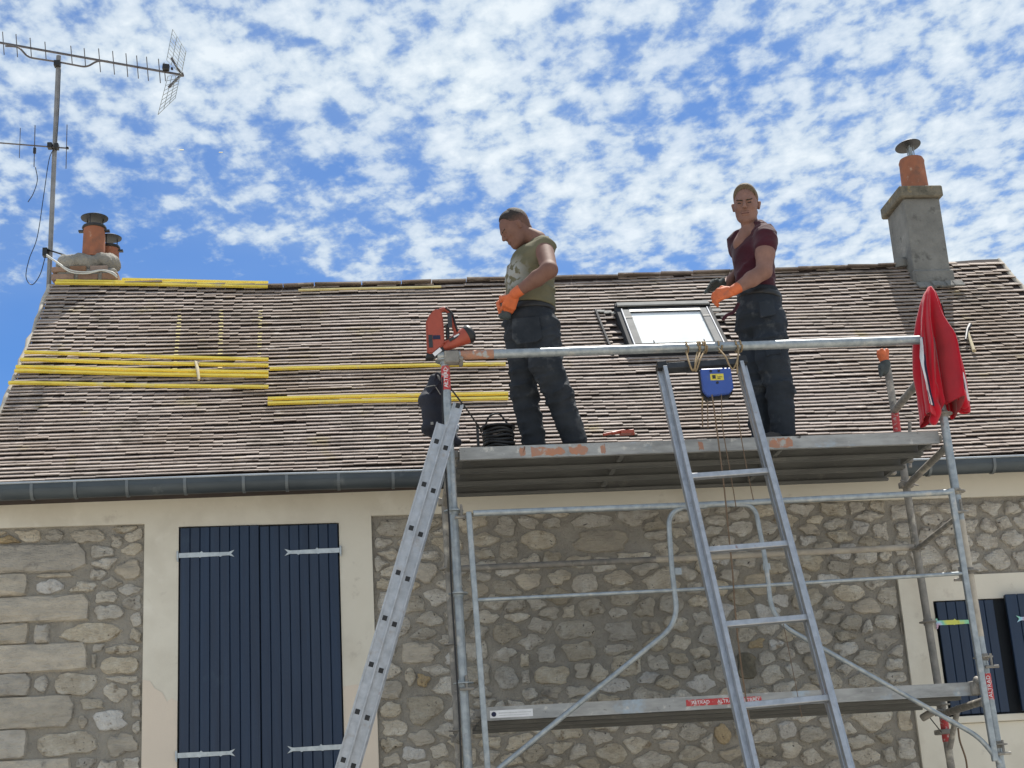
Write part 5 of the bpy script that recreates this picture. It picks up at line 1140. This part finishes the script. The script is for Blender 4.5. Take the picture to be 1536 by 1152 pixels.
# --- man in maroon, body to the left, face to the camera
def man_maroon():
    root = thing('person', (2.6, 8.98, DZ), 'man in maroon t-shirt and slate trousers looking at the camera, orange glove on', 'person')
    Y0 = 8.95
    fwd = Vector((-.80, -.60, 0)); lat = Vector((.60, -.80, 0))
    neck = at(1126, 341, Y0+.02); hc = at(1119, 309, 8.92)
    Mx = Matrix.Translation(hc) @ Matrix.Rotation(R_(-20), 4, 'Z') @ Matrix.Rotation(R_(3), 4, 'Y') @ Matrix.Rotation(R_(14), 4, 'X') @ Matrix.Scale(1.06, 4)
    H, det, T = head_parts(Mx, root, MT['skin_b'], MT['hair_b'], neck, None)
    shL, elL, wrL = at(1149, 355, 8.80), at(1146, 407, 8.74), at(1100, 436, 8.72)
    shR, elR, wrR = at(1106, 362, 9.10), at(1112, 408, 9.16), at(1086, 428, 8.98)
    body = H+[cap(neck, shL.lerp(neck, .5), .05, .05), cap(at(1123, 345, 8.93), at(1112, 366, 8.93), .052, .055), cap(at(1131, 385, Y0), at(1135, 430, Y0), .12, .11, fwd, 1.25), cap(at(1135, 430, Y0), at(1142, 460, Y0), .11, .125, fwd, 1.1),
              cap(shL, shL.lerp(elL, .5), .062, .062), cap(shL.lerp(elL, .5), elL, .060, .050), cap(elL, elL.lerp(wrL, .4), .052, .050), cap(elL.lerp(wrL, .4), wrL, .050, .030),
              cap(shR, elR, .056, .046), cap(elR, wrR, .046, .03), cap(at(1128, 480, 9.04), at(1132, 560, 9.04), .08, .055), cap(at(1132, 560, 9.04), at(1141, 630, 9.04), .05, .04),
              cap(at(1155, 480, 8.88), at(1167, 560, 8.88), .08, .055), cap(at(1167, 560, 8.88), at(1175, 630, 8.90), .05, .04)]
    bo = soft('body', body, MT['skin_b'], root, .0085, .018)
    soft('face', H+det, MT['skin_b'], bo, .0042, .009, cuts=[(Mx @ Vector((0, .0, -.14)), (Mx.to_3x3() @ Vector((0, -.3, -1))))])
    face_details(T, bo, MT['hair_b'])
    soft('hair', [cap(T(0, .022, .050), T(0, -.006, .056), .0965, .093, Mx.to_3x3() @ Vector((1, 0, 0)), 1.18), cap(T(0, .055, -.005), T(0, .06, -.04), .060, .045)], fade('short_sandy_hair', (.14, .10, .06), (.18, .09, .062), tuple(T(0, 0, .035)), tuple((Mx.to_3x3() @ Vector((0, .1, 1))).normalized()), .04), bo, .0042, .01,
         cuts=[(T(0, -.080, .074), Mx.to_3x3() @ Vector((0, -1.0, -.75))), (T(0, -.012, .0), Mx.to_3x3() @ Vector((0, -1., -.35)))], ragged=.004)
    vneck = [[cap(at(1119, 333, 8.86), at(1110, 349, 8.80), .060, .028), cap(at(1110, 349, 8.80), at(1103, 366, 8.775), .026, .005)]]
    soft('tshirt', [cap(neck+Vector((.02, 0, .0)), at(1149, 352, 8.82), .060, .070), cap(neck+Vector((.03, .02, -.02)), at(1110, 358, 9.05), .05, .062), cap(neck+Vector((0, 0, -.05)), at(1108, 362, 9.08), .06, .064),
                    cap(at(1143, 375, 8.86), at(1116, 375, 9.03), .088, .088, fwd, 1.0), cap(at(1130, 382, Y0), at(1132, 412, Y0), .128, .118, lat, .90), cap(at(1132, 412, Y0), at(1136, 446, Y0), .118, .114, lat, .88),
                    cap(shL, shL.lerp(elL, .28)+Vector((.002, 0, 0)), .074, .076), cap(shR, shR.lerp(elR, .3), .068, .068)],
         MT['maroon'], root, .0085, .026, cuts=[(at(1137, 446, Y0), (.1, 0, -1)), (shL.lerp(elL, .17), (elL-shL+Vector((0, 0, .0))).normalized()) if False else (at(1137, 447, Y0), (.1, 0, -1)), (at(1117, 347, Y0), (-.1, 0, 1)) if False else (at(1135, 326, Y0), (-.35, 0, 1))],
         disp=folds(.0030, 30, 40, 80, 5), carve=vneck)
    fo = folds(.0044, 40, 45, 80, 12)
    soft('trousers', [cap(at(1139, 452, Y0), at(1141, 478, Y0), .142, .150, fwd, 1.02), cap(at(1127, 480, 9.03), at(1133, 540, 9.04), .108, .092), cap(at(1133, 540, 9.04), at(1137, 585, 9.04), .092, .080), cap(at(1137, 585, 9.04), at(1141, 650, 9.04), .080, .070),
                      cap(at(1154, 480, 8.88), at(1159, 540, 8.88), .112, .104), cap(at(1159, 540, 8.88), at(1170, 585, 8.88), .104, .090), cap(at(1170, 585, 8.88), at(1175, 650, 8.90), .090, .076)],
         MT['trouser_b'], root, .0085, .020, cuts=[(at(1139, 436, Y0), (.1, 0, 1)), ((0, 0, DZ+.045), (0, 0, -1))], disp=fo)
    for px, py, yy in ((1150, 462, 8.735), (1158, 520, 8.775)):
        q = MB(); c = at(px, py, yy); q.prism([(-.05, .05), (.05, .06), (.055, -.05), (-.045, -.06)], c, (.95, -.2, 0), (0, .06, 1), (0, .014, 0)); q.build('pocket', MT['trouser_b'], root, bevel=.004)
    soft('belt', [cap(at(1139, 446, Y0), at(1140, 462, Y0), .146, .150, fwd, 1.02)], MT['black'], root, .0085, .01, cuts=[(at(1139, 443, Y0), (.1, 0, 1)), (at(1139, 451.5, Y0), (-.1, 0, -1))])
    q = MB(); q.tube(spline([at(1108, 455, 8.80), at(1100, 468, 8.78), at(1090, 473, 8.76), at(1084, 480, 8.76)], 6), [.012]*19, 6); q.build('hanging_strap', MT['maroon'], root, 170)
    soft('glove', hand(wrL, at(1078, 442, 8.74)-wrL, (-.1, .7, -.6), (-.2, .35, .9), .185, .95), MT['orange'], root, .0045, .008)
    soft('glove_cuff', [cap(wrL, wrL.lerp(elL, .17), .034, .036)], MT['orange'], root, .006, .01)
    soft('glove', hand(wrR, at(1068, 427, 8.92)-wrR, (-.1, -.2, -.9), (-.3, -.8, .2), .19, .38, .12), MT['greyglove'], root, .0045, .008)
    boot('boot', at(1141, 650, 9.04), (-.8, -.5, 0), root); boot('boot', at(1175, 650, 8.90), (-.8, -.6, 0), root)
man_maroon()
